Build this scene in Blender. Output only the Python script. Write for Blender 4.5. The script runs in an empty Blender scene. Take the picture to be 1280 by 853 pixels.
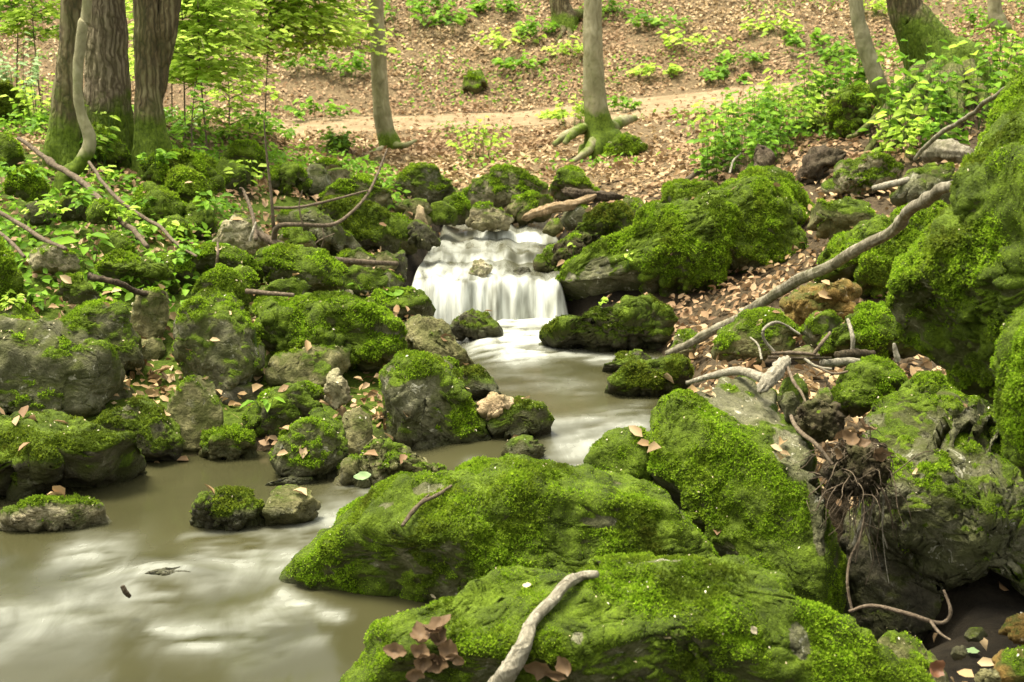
import bpy, math, random
import numpy as np
from mathutils import Vector

RNG = np.random.default_rng(7)
random.seed(7)
sc = bpy.context.scene
COL = sc.collection

# ---------------------------------------------------------------- camera model
H = 1.15
PITCH = math.radians(10)
F = 1280 * 50 / 36.0
CX, CY = 640.0, 426.5
cP, sP = math.cos(PITCH), math.sin(PITCH)
CAM = np.array([0.0, 0.0, H])

def ray(px, py):
    u = np.asarray(px, float) - CX
    v = np.asarray(py, float) - CY
    return np.stack([u + 0 * v, F * cP - v * sP + 0 * u, -F * sP - v * cP + 0 * u], -1)

def P(px, py, Y):
    d = ray(px, py)
    return CAM + d * (Y / d[..., 1:2] if d.ndim > 1 else Y / d[1])

def Pz(px, py, z):
    d = ray(px, py)
    t = (z - H) / d[..., 2]
    return CAM + d * t[..., None]

def proj(V):
    q = V - CAM
    zc = q[:, 1] * cP - q[:, 2] * sP
    yc = q[:, 1] * sP + q[:, 2] * cP
    return CX + F * q[:, 0] / zc, CY - F * yc / zc

# ---------------------------------------------------------------- noise
_perm = RNG.permutation(256)
_perm = np.concatenate([_perm, _perm, _perm])
_g = RNG.normal(size=(256, 3)); _g /= np.linalg.norm(_g, axis=1)[:, None]

def pn(p):
    p = np.asarray(p, float)
    i = np.floor(p).astype(np.int64)
    f = p - i
    i &= 255
    w = f * f * f * (f * (f * 6 - 15) + 10)
    out = 0
    for dx in (0, 1):
        wx = w[:, 0] if dx else 1 - w[:, 0]
        for dy in (0, 1):
            wy = w[:, 1] if dy else 1 - w[:, 1]
            for dz in (0, 1):
                wz = w[:, 2] if dz else 1 - w[:, 2]
                h = _perm[_perm[_perm[(i[:, 0] + dx) & 255] + ((i[:, 1] + dy) & 255)] + ((i[:, 2] + dz) & 255)]
                g = _g[h]
                d = (g[:, 0] * (f[:, 0] - dx) + g[:, 1] * (f[:, 1] - dy) + g[:, 2] * (f[:, 2] - dz))
                out = out + wx * wy * wz * d
    return out * 1.6

def fbm(p, octv=4, gain=0.5, ridge=False):
    s, a, out = 1.0, 1.0, 0
    for k in range(octv):
        n = pn(p * s + 17.3 * k)
        if ridge:
            n = 0.5 - np.abs(n)
        out = out + a * n
        a *= gain; s *= 2.03
    return out

def sstep(a, b, x):
    t = np.clip((x - a) / (b - a), 0, 1)
    return t * t * (3 - 2 * t)

# ---------------------------------------------------------------- mesh helpers
def make_mesh(name, V, faces, mat, smooth=True, attrs=None, origin=None):
    """faces: array (n,k) or list of such arrays."""
    V = np.asarray(V, np.float32)
    if origin is not None:
        V = V - np.asarray(origin, np.float32)
    if isinstance(faces, np.ndarray):
        faces = [faces]
    me = bpy.data.meshes.new(name)
    me.vertices.add(len(V)); me.vertices.foreach_set('co', V.ravel())
    loops = np.concatenate([f.ravel() for f in faces]).astype(np.int32)
    tot = np.concatenate([np.full(len(f), f.shape[1], np.int32) for f in faces])
    start = np.concatenate([[0], np.cumsum(tot)[:-1]]).astype(np.int32)
    me.loops.add(len(loops)); me.loops.foreach_set('vertex_index', loops)
    me.polygons.add(len(tot)); me.polygons.foreach_set('loop_start', start)
    me.polygons.foreach_set('loop_total', tot)
    if smooth:
        me.polygons.foreach_set('use_smooth', np.ones(len(tot), bool))
    for k, a in (attrs or {}).items():
        at = me.attributes.new(k, 'FLOAT', 'POINT')
        at.data.foreach_set('value', np.asarray(a, np.float32))
    me.update(calc_edges=True)
    me.materials.append(mat)
    return me

def link(name, me, parent=None, loc=None):
    o = bpy.data.objects.new(name, me)
    COL.objects.link(o)
    if loc is not None:
        o.location = [float(v) for v in loc]
    if parent is not None:
        o.parent = parent
    return o

def tag(o, label=None, cat=None, group=None, kind=None):
    if label: o['label'] = label
    if cat: o['category'] = cat
    if group: o['group'] = group
    if kind: o['kind'] = kind
    return o

def vnormals(V, Fc):
    a, b, c = V[Fc[:, 0]], V[Fc[:, 1]], V[Fc[:, 2]]
    n = np.cross(b - a, c - a)
    out = np.zeros_like(V)
    for k in range(3):
        for ax in range(3):
            out[:, ax] += np.bincount(Fc[:, k], n[:, ax], len(V))
    out /= np.linalg.norm(out, axis=1)[:, None] + 1e-12
    return out, n

_ico = {}
def ico(s):
    if s in _ico: return _ico[s]
    import bmesh
    bm = bmesh.new(); bmesh.ops.create_icosphere(bm, subdivisions=s, radius=1)
    V = np.array([v.co[:] for v in bm.verts]); Fc = np.array([[v.index for v in f.verts] for f in bm.faces])
    bm.free(); V /= np.linalg.norm(V, axis=1)[:, None]
    _ico[s] = (V, Fc); return _ico[s]

def spline(pts, n):
    pts = np.asarray(pts, float)
    m = len(pts)
    if m == 2:
        t = np.linspace(0, 1, n)[:, None]
        return pts[0] * (1 - t) + pts[1] * t
    P0 = np.vstack([2 * pts[0] - pts[1], pts, 2 * pts[-1] - pts[-2]])
    out = []
    for t in np.linspace(0, m - 1 - 1e-6, n):
        i = int(t); f = t - i
        a, b, c, d = P0[i], P0[i + 1], P0[i + 2], P0[i + 3]
        out.append(0.5 * (2 * b + (c - a) * f + (2 * a - 5 * b + 4 * c - d) * f * f + (3 * b - a - 3 * c + d) * f ** 3))
    return np.array(out)

def tube_geo(pts, rad, sides=10, rough=0.12, seed=0, ridges=None):
    """returns V, F for a bumpy closed tube through pts"""
    pts = np.asarray(pts, float); n = len(pts); rad = np.asarray(rad, float)
    T = np.gradient(pts, axis=0); T /= np.linalg.norm(T, axis=1)[:, None] + 1e-9
    ref = np.array([0.31, 0.2, 0.93]) if abs(T[n // 2, 2]) < 0.8 else np.array([1.0, 0.1, 0.0])
    A = np.cross(T, ref); A /= np.linalg.norm(A, axis=1)[:, None] + 1e-9
    B = np.cross(T, A)
    th = np.linspace(0, 2 * np.pi, sides, endpoint=False)
    D = A[:, None, :] * np.cos(th)[None, :, None] + B[:, None, :] * np.sin(th)[None, :, None]
    r = np.repeat(rad[:, None], sides, 1)
    base = pts[:, None, :] + D * r[:, :, None]
    nz = fbm(base.reshape(-1, 3) / (rad.mean() * 2.2) + seed * 3.1, 3).reshape(n, sides)
    r = r * (1 + rough * nz)
    if ridges is not None:
        r = r * ridges(th[None, :], np.arange(n)[:, None] / max(1, n - 1), base)
    V = (pts[:, None, :] + D * r[:, :, None]).reshape(-1, 3)
    i = np.arange(n - 1)[:, None] * sides; j = np.arange(sides)[None, :]; j2 = (j + 1) % sides
    Fq = np.stack([i + j, i + j2, i + sides + j2, i + sides + j], -1).reshape(-1, 4)
    V = np.vstack([V, pts[0] - T[0] * rad[0] * .2, pts[-1] + T[-1] * rad[-1] * .4])
    c0, c1 = len(V) - 2, len(V) - 1
    jj = np.arange(sides)
    cap0 = np.stack([np.full(sides, c0), (jj + 1) % sides, jj], -1)
    e = (n - 1) * sides
    cap1 = np.stack([np.full(sides, c1), e + jj, e + (jj + 1) % sides], -1)
    return V, [Fq, np.vstack([cap0, cap1])]

def leaf_geo(pos, dirv, nrm, L, W, droop=0.15, fold=0.25):
    """many leaves, each 6 verts / 2 quads folded at the midrib"""
    n = len(pos)
    d = dirv / (np.linalg.norm(dirv, axis=1)[:, None] + 1e-9)
    s = np.cross(nrm, d); s /= np.linalg.norm(s, axis=1)[:, None] + 1e-9
    u = np.cross(d, s)
    L = np.broadcast_to(L, n)[:, None]; W = np.broadcast_to(W, n)[:, None]
    fo = np.broadcast_to(fold, n)[:, None]; dr = np.broadcast_to(droop, n)[:, None]
    b = pos
    l1 = pos + d * L * .30 + s * W * .5 + u * W * fo
    r1 = pos + d * L * .30 - s * W * .5 + u * W * fo
    l2 = pos + d * L * .68 + s * W * .40 + u * (W * fo * .8 - L * dr * .4)
    r2 = pos + d * L * .68 - s * W * .40 + u * (W * fo * .8 - L * dr * .4)
    t = pos + d * L - u * L * dr
    V = np.stack([b, l1, l2, t, r2, r1], 1).reshape(-1, 3)
    k = np.arange(n)[:, None] * 6
    Fq = np.vstack([k + np.array([[0, 3, 2, 1]]), k + np.array([[0, 5, 4, 3]])])
    return V, Fq

# ---------------------------------------------------------------- materials
def new_mat(name):
    m = bpy.data.materials.new(name); m.use_nodes = True
    nt = m.node_tree; nt.nodes.clear()
    return m, nt

def N(nt, t, **kw):
    n = nt.nodes.new(t)
    for k, v in kw.items():
        if k.startswith('i_'):
            n.inputs[k[2:].replace('_', ' ')].default_value = v
        else:
            setattr(n, k, v)
    return n

def noise(nt, scale, detail=4, rough=.55, vec=None, dist=0.0):
    n = N(nt, 'ShaderNodeTexNoise'); n.inputs['Scale'].default_value = scale
    n.inputs['Detail'].default_value = detail; n.inputs['Roughness'].default_value = rough
    n.inputs['Distortion'].default_value = dist
    if vec is not None: nt.links.new(vec, n.inputs['Vector'])
    return n.outputs['Fac']

def ramp(nt, fac, stops):
    r = N(nt, 'ShaderNodeValToRGB')
    cr = r.color_ramp
    while len(cr.elements) < len(stops): cr.elements.new(0.5)
    for e, (p, c) in zip(cr.elements, stops):
        e.position = p; e.color = (*c, 1) if len(c) == 3 else c
    nt.links.new(fac, r.inputs['Fac'])
    return r.outputs['Color']

def g(v): return (v, v, v)

def mix(nt, fac, a, b, mode='MIX'):
    m = N(nt, 'ShaderNodeMix', data_type='RGBA', blend_type=mode)
    for sock, val in ((m.inputs[0], fac), (m.inputs[6], a), (m.inputs[7], b)):
        if hasattr(val, 'is_linked'): nt.links.new(val, sock)
        elif isinstance(val, tuple): sock.default_value = (*val, 1)
        else: sock.default_value = val
    return m.outputs[2]

def math_(nt, op, a, b=0.0, clamp=False):
    m = N(nt, 'ShaderNodeMath', operation=op, use_clamp=clamp)
    for s, v in ((m.inputs[0], a), (m.inputs[1], b)):
        if hasattr(v, 'is_linked'): nt.links.new(v, s)
        else: s.default_value = v
    return m.outputs[0]

def attr(nt, name):
    return N(nt, 'ShaderNodeAttribute', attribute_name=name).outputs['Fac']

def geo(nt): return N(nt, 'ShaderNodeNewGeometry').outputs

def bump(nt, h, strength=.5, dist=.01, nrm=None):
    b = N(nt, 'ShaderNodeBump'); b.inputs['Strength'].default_value = strength
    b.inputs['Distance'].default_value = dist; nt.links.new(h, b.inputs['Height'])
    if nrm is not None: nt.links.new(nrm, b.inputs['Normal'])
    return b.outputs['Normal']

def finish(nt, col, rough=.8, nrm=None, spec=.3, trans=0.0, tcol=None):
    p = N(nt, 'ShaderNodeBsdfPrincipled')
    if hasattr(col, 'is_linked'): nt.links.new(col, p.inputs['Base Color'])
    else: p.inputs['Base Color'].default_value = (*col, 1)
    if hasattr(rough, 'is_linked'): nt.links.new(rough, p.inputs['Roughness'])
    else: p.inputs['Roughness'].default_value = rough
    p.inputs['Specular IOR Level'].default_value = spec
    if nrm is not None: nt.links.new(nrm, p.inputs['Normal'])
    out = N(nt, 'ShaderNodeOutputMaterial')
    if trans > 0:
        t = N(nt, 'ShaderNodeBsdfTranslucent')
        src = tcol if tcol is not None else col
        if hasattr(src, 'is_linked'): nt.links.new(src, t.inputs['Color'])
        else: t.inputs['Color'].default_value = (*src, 1)
        mx = N(nt, 'ShaderNodeMixShader'); mx.inputs[0].default_value = trans
        nt.links.new(p.outputs[0], mx.inputs[1]); nt.links.new(t.outputs[0], mx.inputs[2])
        nt.links.new(mx.outputs[0], out.inputs['Surface'])
    else:
        nt.links.new(p.outputs[0], out.inputs['Surface'])
    return p

MOSS_D, MOSS_M, MOSS_B = (.022, .042, .004), (.075, .125, .007), (.17, .25, .014)

def rock_mat(name, dark, mid, pale, lichen=.5):
    m, nt = new_mat(name)
    pos = geo(nt)['Position']
    n1 = noise(nt, 7, 6, .6, pos, .4)
    n2 = noise(nt, 38, 5, .65, pos)
    n3 = noise(nt, 150, 3, .6, pos)
    base = ramp(nt, n1, [(.30, dark), (.52, mid), (.72, pale)])
    base = mix(nt, .55, base, ramp(nt, n2, [(.3, g(.16)), (.5, g(.62)), (.68, g(1.0))]), 'MULTIPLY')
    base = mix(nt, .5, base, ramp(nt, n3, [(.3, g(.35)), (.6, g(1.0))]), 'MULTIPLY')
    base = mix(nt, 1.0, base, g(1.45), 'MULTIPLY')
    # olive algae film
    al = ramp(nt, noise(nt, 11, 4, .6, pos, .3), [(.42, g(0)), (.62, g(1))])
    base = mix(nt, math_(nt, 'MULTIPLY', al, .55), base, (.062, .070, .016))
    # pale lichen crust
    li = ramp(nt, noise(nt, 26, 4, .7, pos, .8), [(.60, g(0)), (.66, g(1))])
    base = mix(nt, math_(nt, 'MULTIPLY', li, lichen), base, (.42, .40, .30))
    # cracks
    vo = N(nt, 'ShaderNodeTexVoronoi', feature='DISTANCE_TO_EDGE'); vo.inputs['Scale'].default_value = 5
    wv = N(nt, 'ShaderNodeVectorMath', operation='ADD')
    nn = N(nt, 'ShaderNodeTexNoise'); nn.inputs['Scale'].default_value = 8; nt.links.new(pos, nn.inputs['Vector'])
    sc_ = N(nt, 'ShaderNodeVectorMath', operation='SCALE'); sc_.inputs['Scale'].default_value = .35
    nt.links.new(nn.outputs['Color'], sc_.inputs[0])
    nt.links.new(pos, wv.inputs[0]); nt.links.new(sc_.outputs[0], wv.inputs[1]); nt.links.new(wv.outputs[0], vo.inputs['Vector'])
    crk = ramp(nt, vo.outputs['Distance'], [(.0, g(0)), (.035, g(1))])
    ms = attr(nt, 'moss')
    mn = math_(nt, 'ADD', math_(nt, 'MULTIPLY', ms, 1.3), math_(nt, 'MULTIPLY', math_(nt, 'SUBTRACT', n2, .5), 1.3))
    mf = ramp(nt, mn, [(.32, g(0)), (.5, g(1))])
    mosscol = ramp(nt, noise(nt, 16, 5, .7, pos), [(.3, (.027, .039, .005)), (.5, (.066, .098, .007)), (.72, (.13, .19, .012))])
    mosscol = mix(nt, .5, mosscol, ramp(nt, noise(nt, 170, 3, .7, pos), [(.35, g(.25)), (.6, g(1))]), 'MULTIPLY')
    fm = attr(nt, 'film')
    ff = ramp(nt, math_(nt, 'ADD', fm, math_(nt, 'MULTIPLY', math_(nt, 'SUBTRACT', noise(nt, 20, 5, .7, pos, .5), .5), 1.6)), [(.30, g(0)), (.68, g(.95))])
    base = mix(nt, ff, base, mix(nt, .22, (.048, .056, .010), base))
    col = mix(nt, mf, base, mosscol)
    wet = attr(nt, 'wet')
    col = mix(nt, math_(nt, 'MULTIPLY', wet, .55), col, (.030, .028, .014))
    rg = math_(nt, 'SUBTRACT', .95, math_(nt, 'MULTIPLY', wet, .6))
    h = math_(nt, 'ADD', math_(nt, 'MULTIPLY', n2, .6), math_(nt, 'MULTIPLY', n3, .35))
    h = math_(nt, 'ADD', h, math_(nt, 'MULTIPLY', crk, .10))
    h = math_(nt, 'ADD', h, math_(nt, 'MULTIPLY', noise(nt, 420, 3, .7, pos), .12))
    nr = bump(nt, h, 1.0, .016)
    finish(nt, col, rg, nr, .16)
    return m

ROCKM = {
    'grey': rock_mat('grey_limestone', (.056, .054, .028), (.115, .110, .060), (.23, .215, .14), .7),
    'olive': rock_mat('olive_limestone', (.075, .070, .030), (.16, .145, .062), (.25, .225, .11), .2),
    'beige': rock_mat('beige_limestone', (.17, .14, .075), (.31, .27, .16), (.45, .40, .27), .3),
    'tan': rock_mat('tan_stone', (.30, .20, .11), (.46, .33, .19), (.58, .44, .28), .1),
    'ochre': rock_mat('ochre_stone', (.085, .052, .012), (.17, .105, .028), (.27, .19, .075), .25),
    'dark': rock_mat('dark_wet_and_shade_stone', (.030, .027, .017), (.065, .058, .036), (.12, .105, .065), .2),  # wet and dark stones, plus the rock that darkens the hollow
    'earth': rock_mat('dark_earth', (.018, .014, .008), (.050, .038, .021), (.10, .078, .046), .0),
}

def moss_mat(name, d, mcol, b, brown=.25):
    m, nt = new_mat(name)
    go = geo(nt)
    r = go['Random Per Island']
    c = ramp(nt, r, [(0, d), (.5, mcol), (1, b)])
    n = noise(nt, 5.5, 4, .6, go['Position'], .3)
    c = mix(nt, ramp(nt, n, [(.36, g(.85)), (.50, g(.25)), (.66, g(0))]), c, (.050, .060, .008))
    hv = noise(nt, 3.2, 3, .6, go['Position'], .6)
    c = mix(nt, math_(nt, 'MULTIPLY', ramp(nt, hv, [(.42, g(0)), (.56, g(1))]), .38), c, mix(nt, .55, c, (.075, .16, .008)))
    c = mix(nt, math_(nt, 'MULTIPLY', ramp(nt, noise(nt, 2.1, 4, .65, go['Position'], 1.0), [(.54, g(0)), (.66, g(1))]), .5), c, mix(nt, .5, c, (.17, .14, .025)))
    n2 = noise(nt, 13, 3, .6, go['Position'], .5)
    c = mix(nt, math_(nt, 'MULTIPLY', ramp(nt, n2, [(.60, g(0)), (.72, g(1))]), brown), c, (.12, .085, .022))
    finish(nt, c, .75, None, .12, .5, c)
    return m

M_MOSS = moss_mat('moss_sprigs', (.122, .212, .010), (.26, .425, .017), (.445, .625, .038))
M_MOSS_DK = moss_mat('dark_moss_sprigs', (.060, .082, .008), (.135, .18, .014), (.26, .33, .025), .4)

def leaf_mat(name, stops, trans=.4, rough=.55, big=None):
    m, nt = new_mat(name)
    go = geo(nt)
    c = ramp(nt, go['Random Per Island'], stops)
    if big is not None:
        n = noise(nt, big[0], 3, .6, go['Position'])
        c = mix(nt, ramp(nt, n, [(.38, g(0)), (.62, g(1))]), c, mix(nt, .65, c, big[1]))
    finish(nt, c, rough, None, .12, trans, c)
    return m

M_LITTER = leaf_mat('dry_leaves', [(0, (.085, .048, .018)), (.2, (.205, .130, .053)), (.55, (.36, .25, .120)), (.85, (.54, .41, .235)), (1, (.17, .10, .040))], .15, .6,
                    (.9, (.26, .155, .085)))
M_DRY = leaf_mat('curled_dry_leaf', [(0, (.060, .034, .016)), (.5, (.12, .074, .038)), (1, (.25, .175, .10))], .15, .55)
M_WETLEAF = leaf_mat('damp_brown_leaf', [(0, (.06, .028, .014)), (.6, (.15, .07, .035)), (1, (.26, .14, .075))], .1, .4)
M_GREEN = leaf_mat('green_leaves', [(0, (.075, .165, .010)), (.5, (.145, .285, .018)), (1, (.24, .41, .035))], .45)
M_LIME = leaf_mat('lime_beech_leaves', [(0, (.24, .38, .03)), (.5, (.36, .51, .055)), (1, (.52, .65, .12))], .55)
M_PALE = leaf_mat('pale_green_leaves', [(0, (.20, .33, .11)), (.6, (.33, .46, .21)), (1, (.45, .55, .32))], .4)
M_FLECK = leaf_mat('pale_bud_scales', [(0, (.30, .24, .13)), (.6, (.46, .39, .25)), (1, (.58, .54, .42))], .1)

def bark_mat(name, dark, mid, pale, ridge=1.0, moss=.5, stretch=.12, scale=40, furrow=0):
    m, nt = new_mat(name)
    pos = geo(nt)['Position']
    mp = N(nt, 'ShaderNodeMapping'); mp.inputs['Scale'].default_value = (1, 1, stretch)
    nt.links.new(pos, mp.inputs['Vector'])
    n1 = noise(nt, scale, 6, .65, mp.outputs[0], 1.0)
    n2 = noise(nt, 6, 4, .6, pos)
    hgt = n1
    if furrow:
        vf = N(nt, 'ShaderNodeTexVoronoi', feature='DISTANCE_TO_EDGE'); vf.inputs['Scale'].default_value = furrow
        wob = N(nt, 'ShaderNodeMix', data_type='VECTOR'); wob.inputs[0].default_value = .04
        nz_ = N(nt, 'ShaderNodeTexNoise'); nz_.inputs['Scale'].default_value = 12; nt.links.new(pos, nz_.inputs['Vector'])
        nt.links.new(mp.outputs[0], wob.inputs[4]); nt.links.new(nz_.outputs['Color'], wob.inputs[5])
        nt.links.new(wob.outputs[1], vf.inputs['Vector'])
        hgt = math_(nt, 'ADD', math_(nt, 'MULTIPLY', ramp(nt, vf.outputs['Distance'], [(0, g(.12)), (.30, g(.75))]), .55), math_(nt, 'MULTIPLY', n1, .45))
    c = ramp(nt, hgt, [(.26, dark), (.46, mid), (.70, pale)])
    c = mix(nt, .4, c, ramp(nt, n2, [(.3, g(.4)), (.7, g(1))]), 'MULTIPLY')
    gr = ramp(nt, noise(nt, 4, 4, .65, pos, .4), [(.45, g(0)), (.7, g(1))])
    c = mix(nt, math_(nt, 'MULTIPLY', gr, moss), c, (.085, .105, .022))
    ms = attr(nt, 'moss')
    mf = ramp(nt, math_(nt, 'ADD', ms, math_(nt, 'MULTIPLY', math_(nt, 'SUBTRACT', n2, .5), 1.2)), [(.35, g(0)), (.6, g(1))])
    c = mix(nt, mf, c, ramp(nt, noise(nt, 60, 4, .7, pos), [(.3, (.03, .05, .005)), (.7, (.12, .17, .015))]))
    finish(nt, c, .9, bump(nt, hgt, ridge, .02), .15)
    return m

M_BARK = bark_mat('furrowed_bark', (.085, .064, .038), (.18, .145, .088), (.31, .255, .165), 1.0, .25, .055, 75, 42)
M_BARKD = bark_mat('dark_mossy_bark', (.05, .043, .022), (.11, .082, .040), (.20, .172, .09), .9, .5, .07, 60, 34)
M_BEECH = bark_mat('smooth_beech_bark', (.13, .115, .062), (.24, .215, .12), (.34, .31, .19), .35, .5, .5, 22)
M_TWIG = bark_mat('dead_twig_bark', (.050, .036, .022), (.115, .085, .055), (.20, .155, .105), .6, .05, .6, 60)
M_BRANCH = bark_mat('grey_branch_bark', (.060, .052, .030), (.15, .13, .085), (.34, .30, .22), .6, .3, .6, 34)
M_PALEWOOD = bark_mat('bleached_wood', (.11, .095, .062), (.26, .23, .165), (.44, .40, .30), .8, .1, .5, 60)
M_ROTTEN = bark_mat('rotten_wood', (.018, .013, .008), (.055, .040, .024), (.13, .098, .062), 1.0, .12, .5, 50)
M_SPLIT = bark_mat('split_wood', (.12, .075, .035), (.26, .18, .095), (.38, .28, .17), .7, .05, .5, 40)
M_STEM = leaf_mat('green_stems', [(0, (.05, .09, .02)), (1, (.10, .15, .03))], .1)

def ground_mat():
    m, nt = new_mat('forest_soil')
    pos = geo(nt)['Position']
    n1 = noise(nt, 3.5, 6, .65, pos); n2 = noise(nt, 60, 5, .7, pos)
    vo = N(nt, 'ShaderNodeTexVoronoi'); vo.inputs['Scale'].default_value = 26; nt.links.new(pos, vo.inputs['Vector'])
    soil = ramp(nt, n1, [(.3, (.012, .0095, .006)), (.55, (.032, .025, .015)), (.75, (.060, .047, .029))])
    soil = mix(nt, .6, soil, ramp(nt, n2, [(.3, g(.4)), (.65, g(1))]), 'MULTIPLY')
    lit = mix(nt, .55, ramp(nt, n2, [(.3, (.09, .060, .030)), (.55, (.20, .142, .075)), (.75, (.34, .25, .145))]), ramp(nt, vo.outputs['Distance'], [(.1, g(1)), (.6, g(.4))]), 'MULTIPLY')
    c = mix(nt, attr(nt, 'litter'), soil, lit)
    bare = ramp(nt, noise(nt, 1.3, 5, .6, pos, .6), [(.62, g(0)), (.72, g(1))])
    c = mix(nt, math_(nt, 'MULTIPLY', bare, .6), c, (.085, .058, .036))
    mo = attr(nt, 'moss')
    mf = ramp(nt, math_(nt, 'ADD', mo, math_(nt, 'MULTIPLY', math_(nt, 'SUBTRACT', n1, .5), 1.6)), [(.35, g(0)), (.6, g(1))])
    c = mix(nt, mf, c, ramp(nt, n2, [(.3, (.025, .040, .005)), (.7, (.09, .13, .012))]))
    finish(nt, c, .95, bump(nt, n2, .8, .02), .1)
    return m

def path_mat():
    m, nt = new_mat('sandy_path')
    pos = geo(nt)['Position']
    n1 = noise(nt, 5, 5, .65, pos); n2 = noise(nt, 70, 4, .7, pos)
    c = ramp(nt, n1, [(.3, (.165, .115, .062)), (.6, (.26, .187, .105)), (.8, (.34, .255, .155))])
    c = mix(nt, .5, c, ramp(nt, n2, [(.3, g(.55)), (.6, g(1))]), 'MULTIPLY')
    finish(nt, c, .95, bump(nt, n2, .5, .015), .1)
    return m

def water_mat():
    m, nt = new_mat('silty_stream_water')
    pos = geo(nt)['Position']
    fo = attr(nt, 'foam'); fa = attr(nt, 'fall')
    mp = N(nt, 'ShaderNodeMapping'); mp.inputs['Scale'].default_value = (1, .35, .12); mp.inputs['Rotation'].default_value = (0, 0, -.5)
    nt.links.new(pos, mp.inputs['Vector'])
    soft = noise(nt, 9, 5, .6, mp.outputs[0], .8)
    silt = ramp(nt, noise(nt, 1.6, 3, .5, pos), [(.3, (.028, .027, .011)), (.7, (.048, .045, .020))])
    mp2 = N(nt, 'ShaderNodeMapping'); mp2.inputs['Scale'].default_value = (1, .16, .10)
    nt.links.new(pos, mp2.inputs['Vector'])
    st = noise(nt, 30, 4, .6, mp2.outputs[0], .35)
    streak = ramp(nt, st, [(.30, g(.38)), (.55, g(1))])
    fallf = math_(nt, 'MULTIPLY', fa, streak)
    foamf = math_(nt, 'MULTIPLY', fo, math_(nt, 'ADD', .35, math_(nt, 'MULTIPLY', ramp(nt, soft, [(.3, g(0)), (.65, g(1))]), .65)))
    f = math_(nt, 'MAXIMUM', fallf, foamf, True)
    col = mix(nt, f, silt, (.54, .55, .48))
    rg = math_(nt, 'ADD', .16, math_(nt, 'MULTIPLY', f, .5))
    h = noise(nt, 7, 3, .5, mp.outputs[0], .5)
    finish(nt, col, rg, bump(nt, h, .10, .03), .07)
    return m
M_WATER = water_mat(); M_GROUND = ground_mat(); M_PATH = path_mat()
# ---------------------------------------------------------------- rock table
# (name, label, outline px, Y, moss, colour, opts)
RK = []
def R(name, label, pts, Y, moss, col='grey', **o):
    RK.append((name, label, np.array(pts, float), Y, moss, col, o))

R('boulder', 'nearest mossy boulder, bright green, carrying a bleached root and curled leaves',
  [(400,900),(425,850),(440,822),(480,792),(520,766),(555,745),(585,727),(620,722),(660,730),(690,728),(725,712),(750,696),(780,686),(820,688),(870,700),(920,714),(970,732),(1010,755),(1050,790),(1085,815),(1115,830),(1150,853),(1190,910),(800,960)], 2.32, .82, tilt=58, thick=.30, planes=[(-.25, .15, 1, .62), (.5, .25, .8, .66), (.1, -.6, .8, .8)], gc=0, s=7, hump=1,
  bare=[(830,700,40,10),(1000,800,16,16),(900,845,40,10),(720,800,15,10)])
R('boulder', 'broad mossy boulder with pale bare ridges, in the water behind the nearest boulder',
  [(350,722),(362,705),(385,685),(410,662),(430,640),(455,620),(500,600),(560,592),(600,578),(640,574),(700,579),(760,587),(800,597),(840,620),(870,660),(900,705),(908,750),(850,800),(700,830),(600,830),(520,795),(460,790),(415,772),(365,750)], 3.0, .90, tilt=45, thick=.34, planes=[(-.55, .15, .85, .60), (.35, .55, .75, .58), (.35, -.35, .85, .62), (-.1, .7, .5, .72)], s=7, wz=-.03,
  bare=[(525,612,40,8),(800,603,50,5),(700,636,60,5),(850,640,30,8),(615,583,25,3),(760,650,40,4),(480,632,14,6)])
R('boulder', 'tall slanted slab boulder with half of its flat top bare of moss',
  [(800,592),(804,550),(820,500),(850,478),(900,468),(940,470),(968,486),(985,515),(1002,548),(1020,600),(1045,670),(1060,722),(1058,775),(1000,800),(920,760),(880,700),(855,650),(825,622)], 3.25, .86, tilt=32, thick=.5, s=7, cuts=5, rough=.55, e=.42, planes=[(-.28, -.22, 1, .42), (.25, .75, .6, .40), (.95, -.1, .3, .80), (-.9, .1, .4, .8)],
  bare=[(880,486,46,16),(930,512,50,34),(988,560,30,34),(930,480,60,12),(965,495,34,22),(1022,630,9,50)])
R('boulder', 'small bright moss dome at the foot of the tall slanted slab',
  [(730,580),(740,555),(768,534),(805,533),(822,560),(815,605),(760,605),(735,595)], 3.5, 1.0, tilt=30, s=5)
R('boulder', 'huge overhanging boulder with hanging moss at the right edge',
  [(1128,345),(1150,300),(1188,245),(1196,215),(1215,180),(1228,150),(1255,118),(1300,88),(1450,80),(1490,400),(1450,600),(1330,560),(1262,515),(1210,492),(1180,470),(1150,447),(1125,430),(1110,395),(1112,370)], 2.9, .98, tilt=-4, thick=.5, gc=0, s=7, hang=1, rough=1.15, blk=1.2, planes=[(-.45, .5, .75, .62), (-.35, -.55, .8, .60), (.1, .1, 1, .7)])
R('boulder', 'curtain of hanging moss on a dark block at the frame edge under the overhang',
  [(1246,450),(1256,400),(1300,380),(1360,400),(1380,600),(1340,640),(1290,620),(1262,585),(1250,520)], 2.55, 1.0, 'grey', tilt=-6, gc=0, s=6, hang=1)
R('boulder', 'large cracked grey boulder with a dark undercut beneath the overhang',
  [(1050,610),(1075,570),(1090,520),(1140,490),(1180,498),(1240,500),(1320,540),(1420,600),(1420,720),(1300,725),(1235,715),(1180,730),(1120,735),(1085,690),(1060,650)], 3.45, .36, 'grey', tilt=-12, thick=.5, gc=0, s=7, rough=1.0, cuts=22, e=.5, blk=2.4)
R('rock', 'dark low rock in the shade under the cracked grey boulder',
  [(1150,770),(1170,735),(1230,712),(1300,705),(1400,720),(1420,790),(1300,800),(1200,795)], 3.7, .12, 'dark', tilt=25, gc=0)
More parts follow.
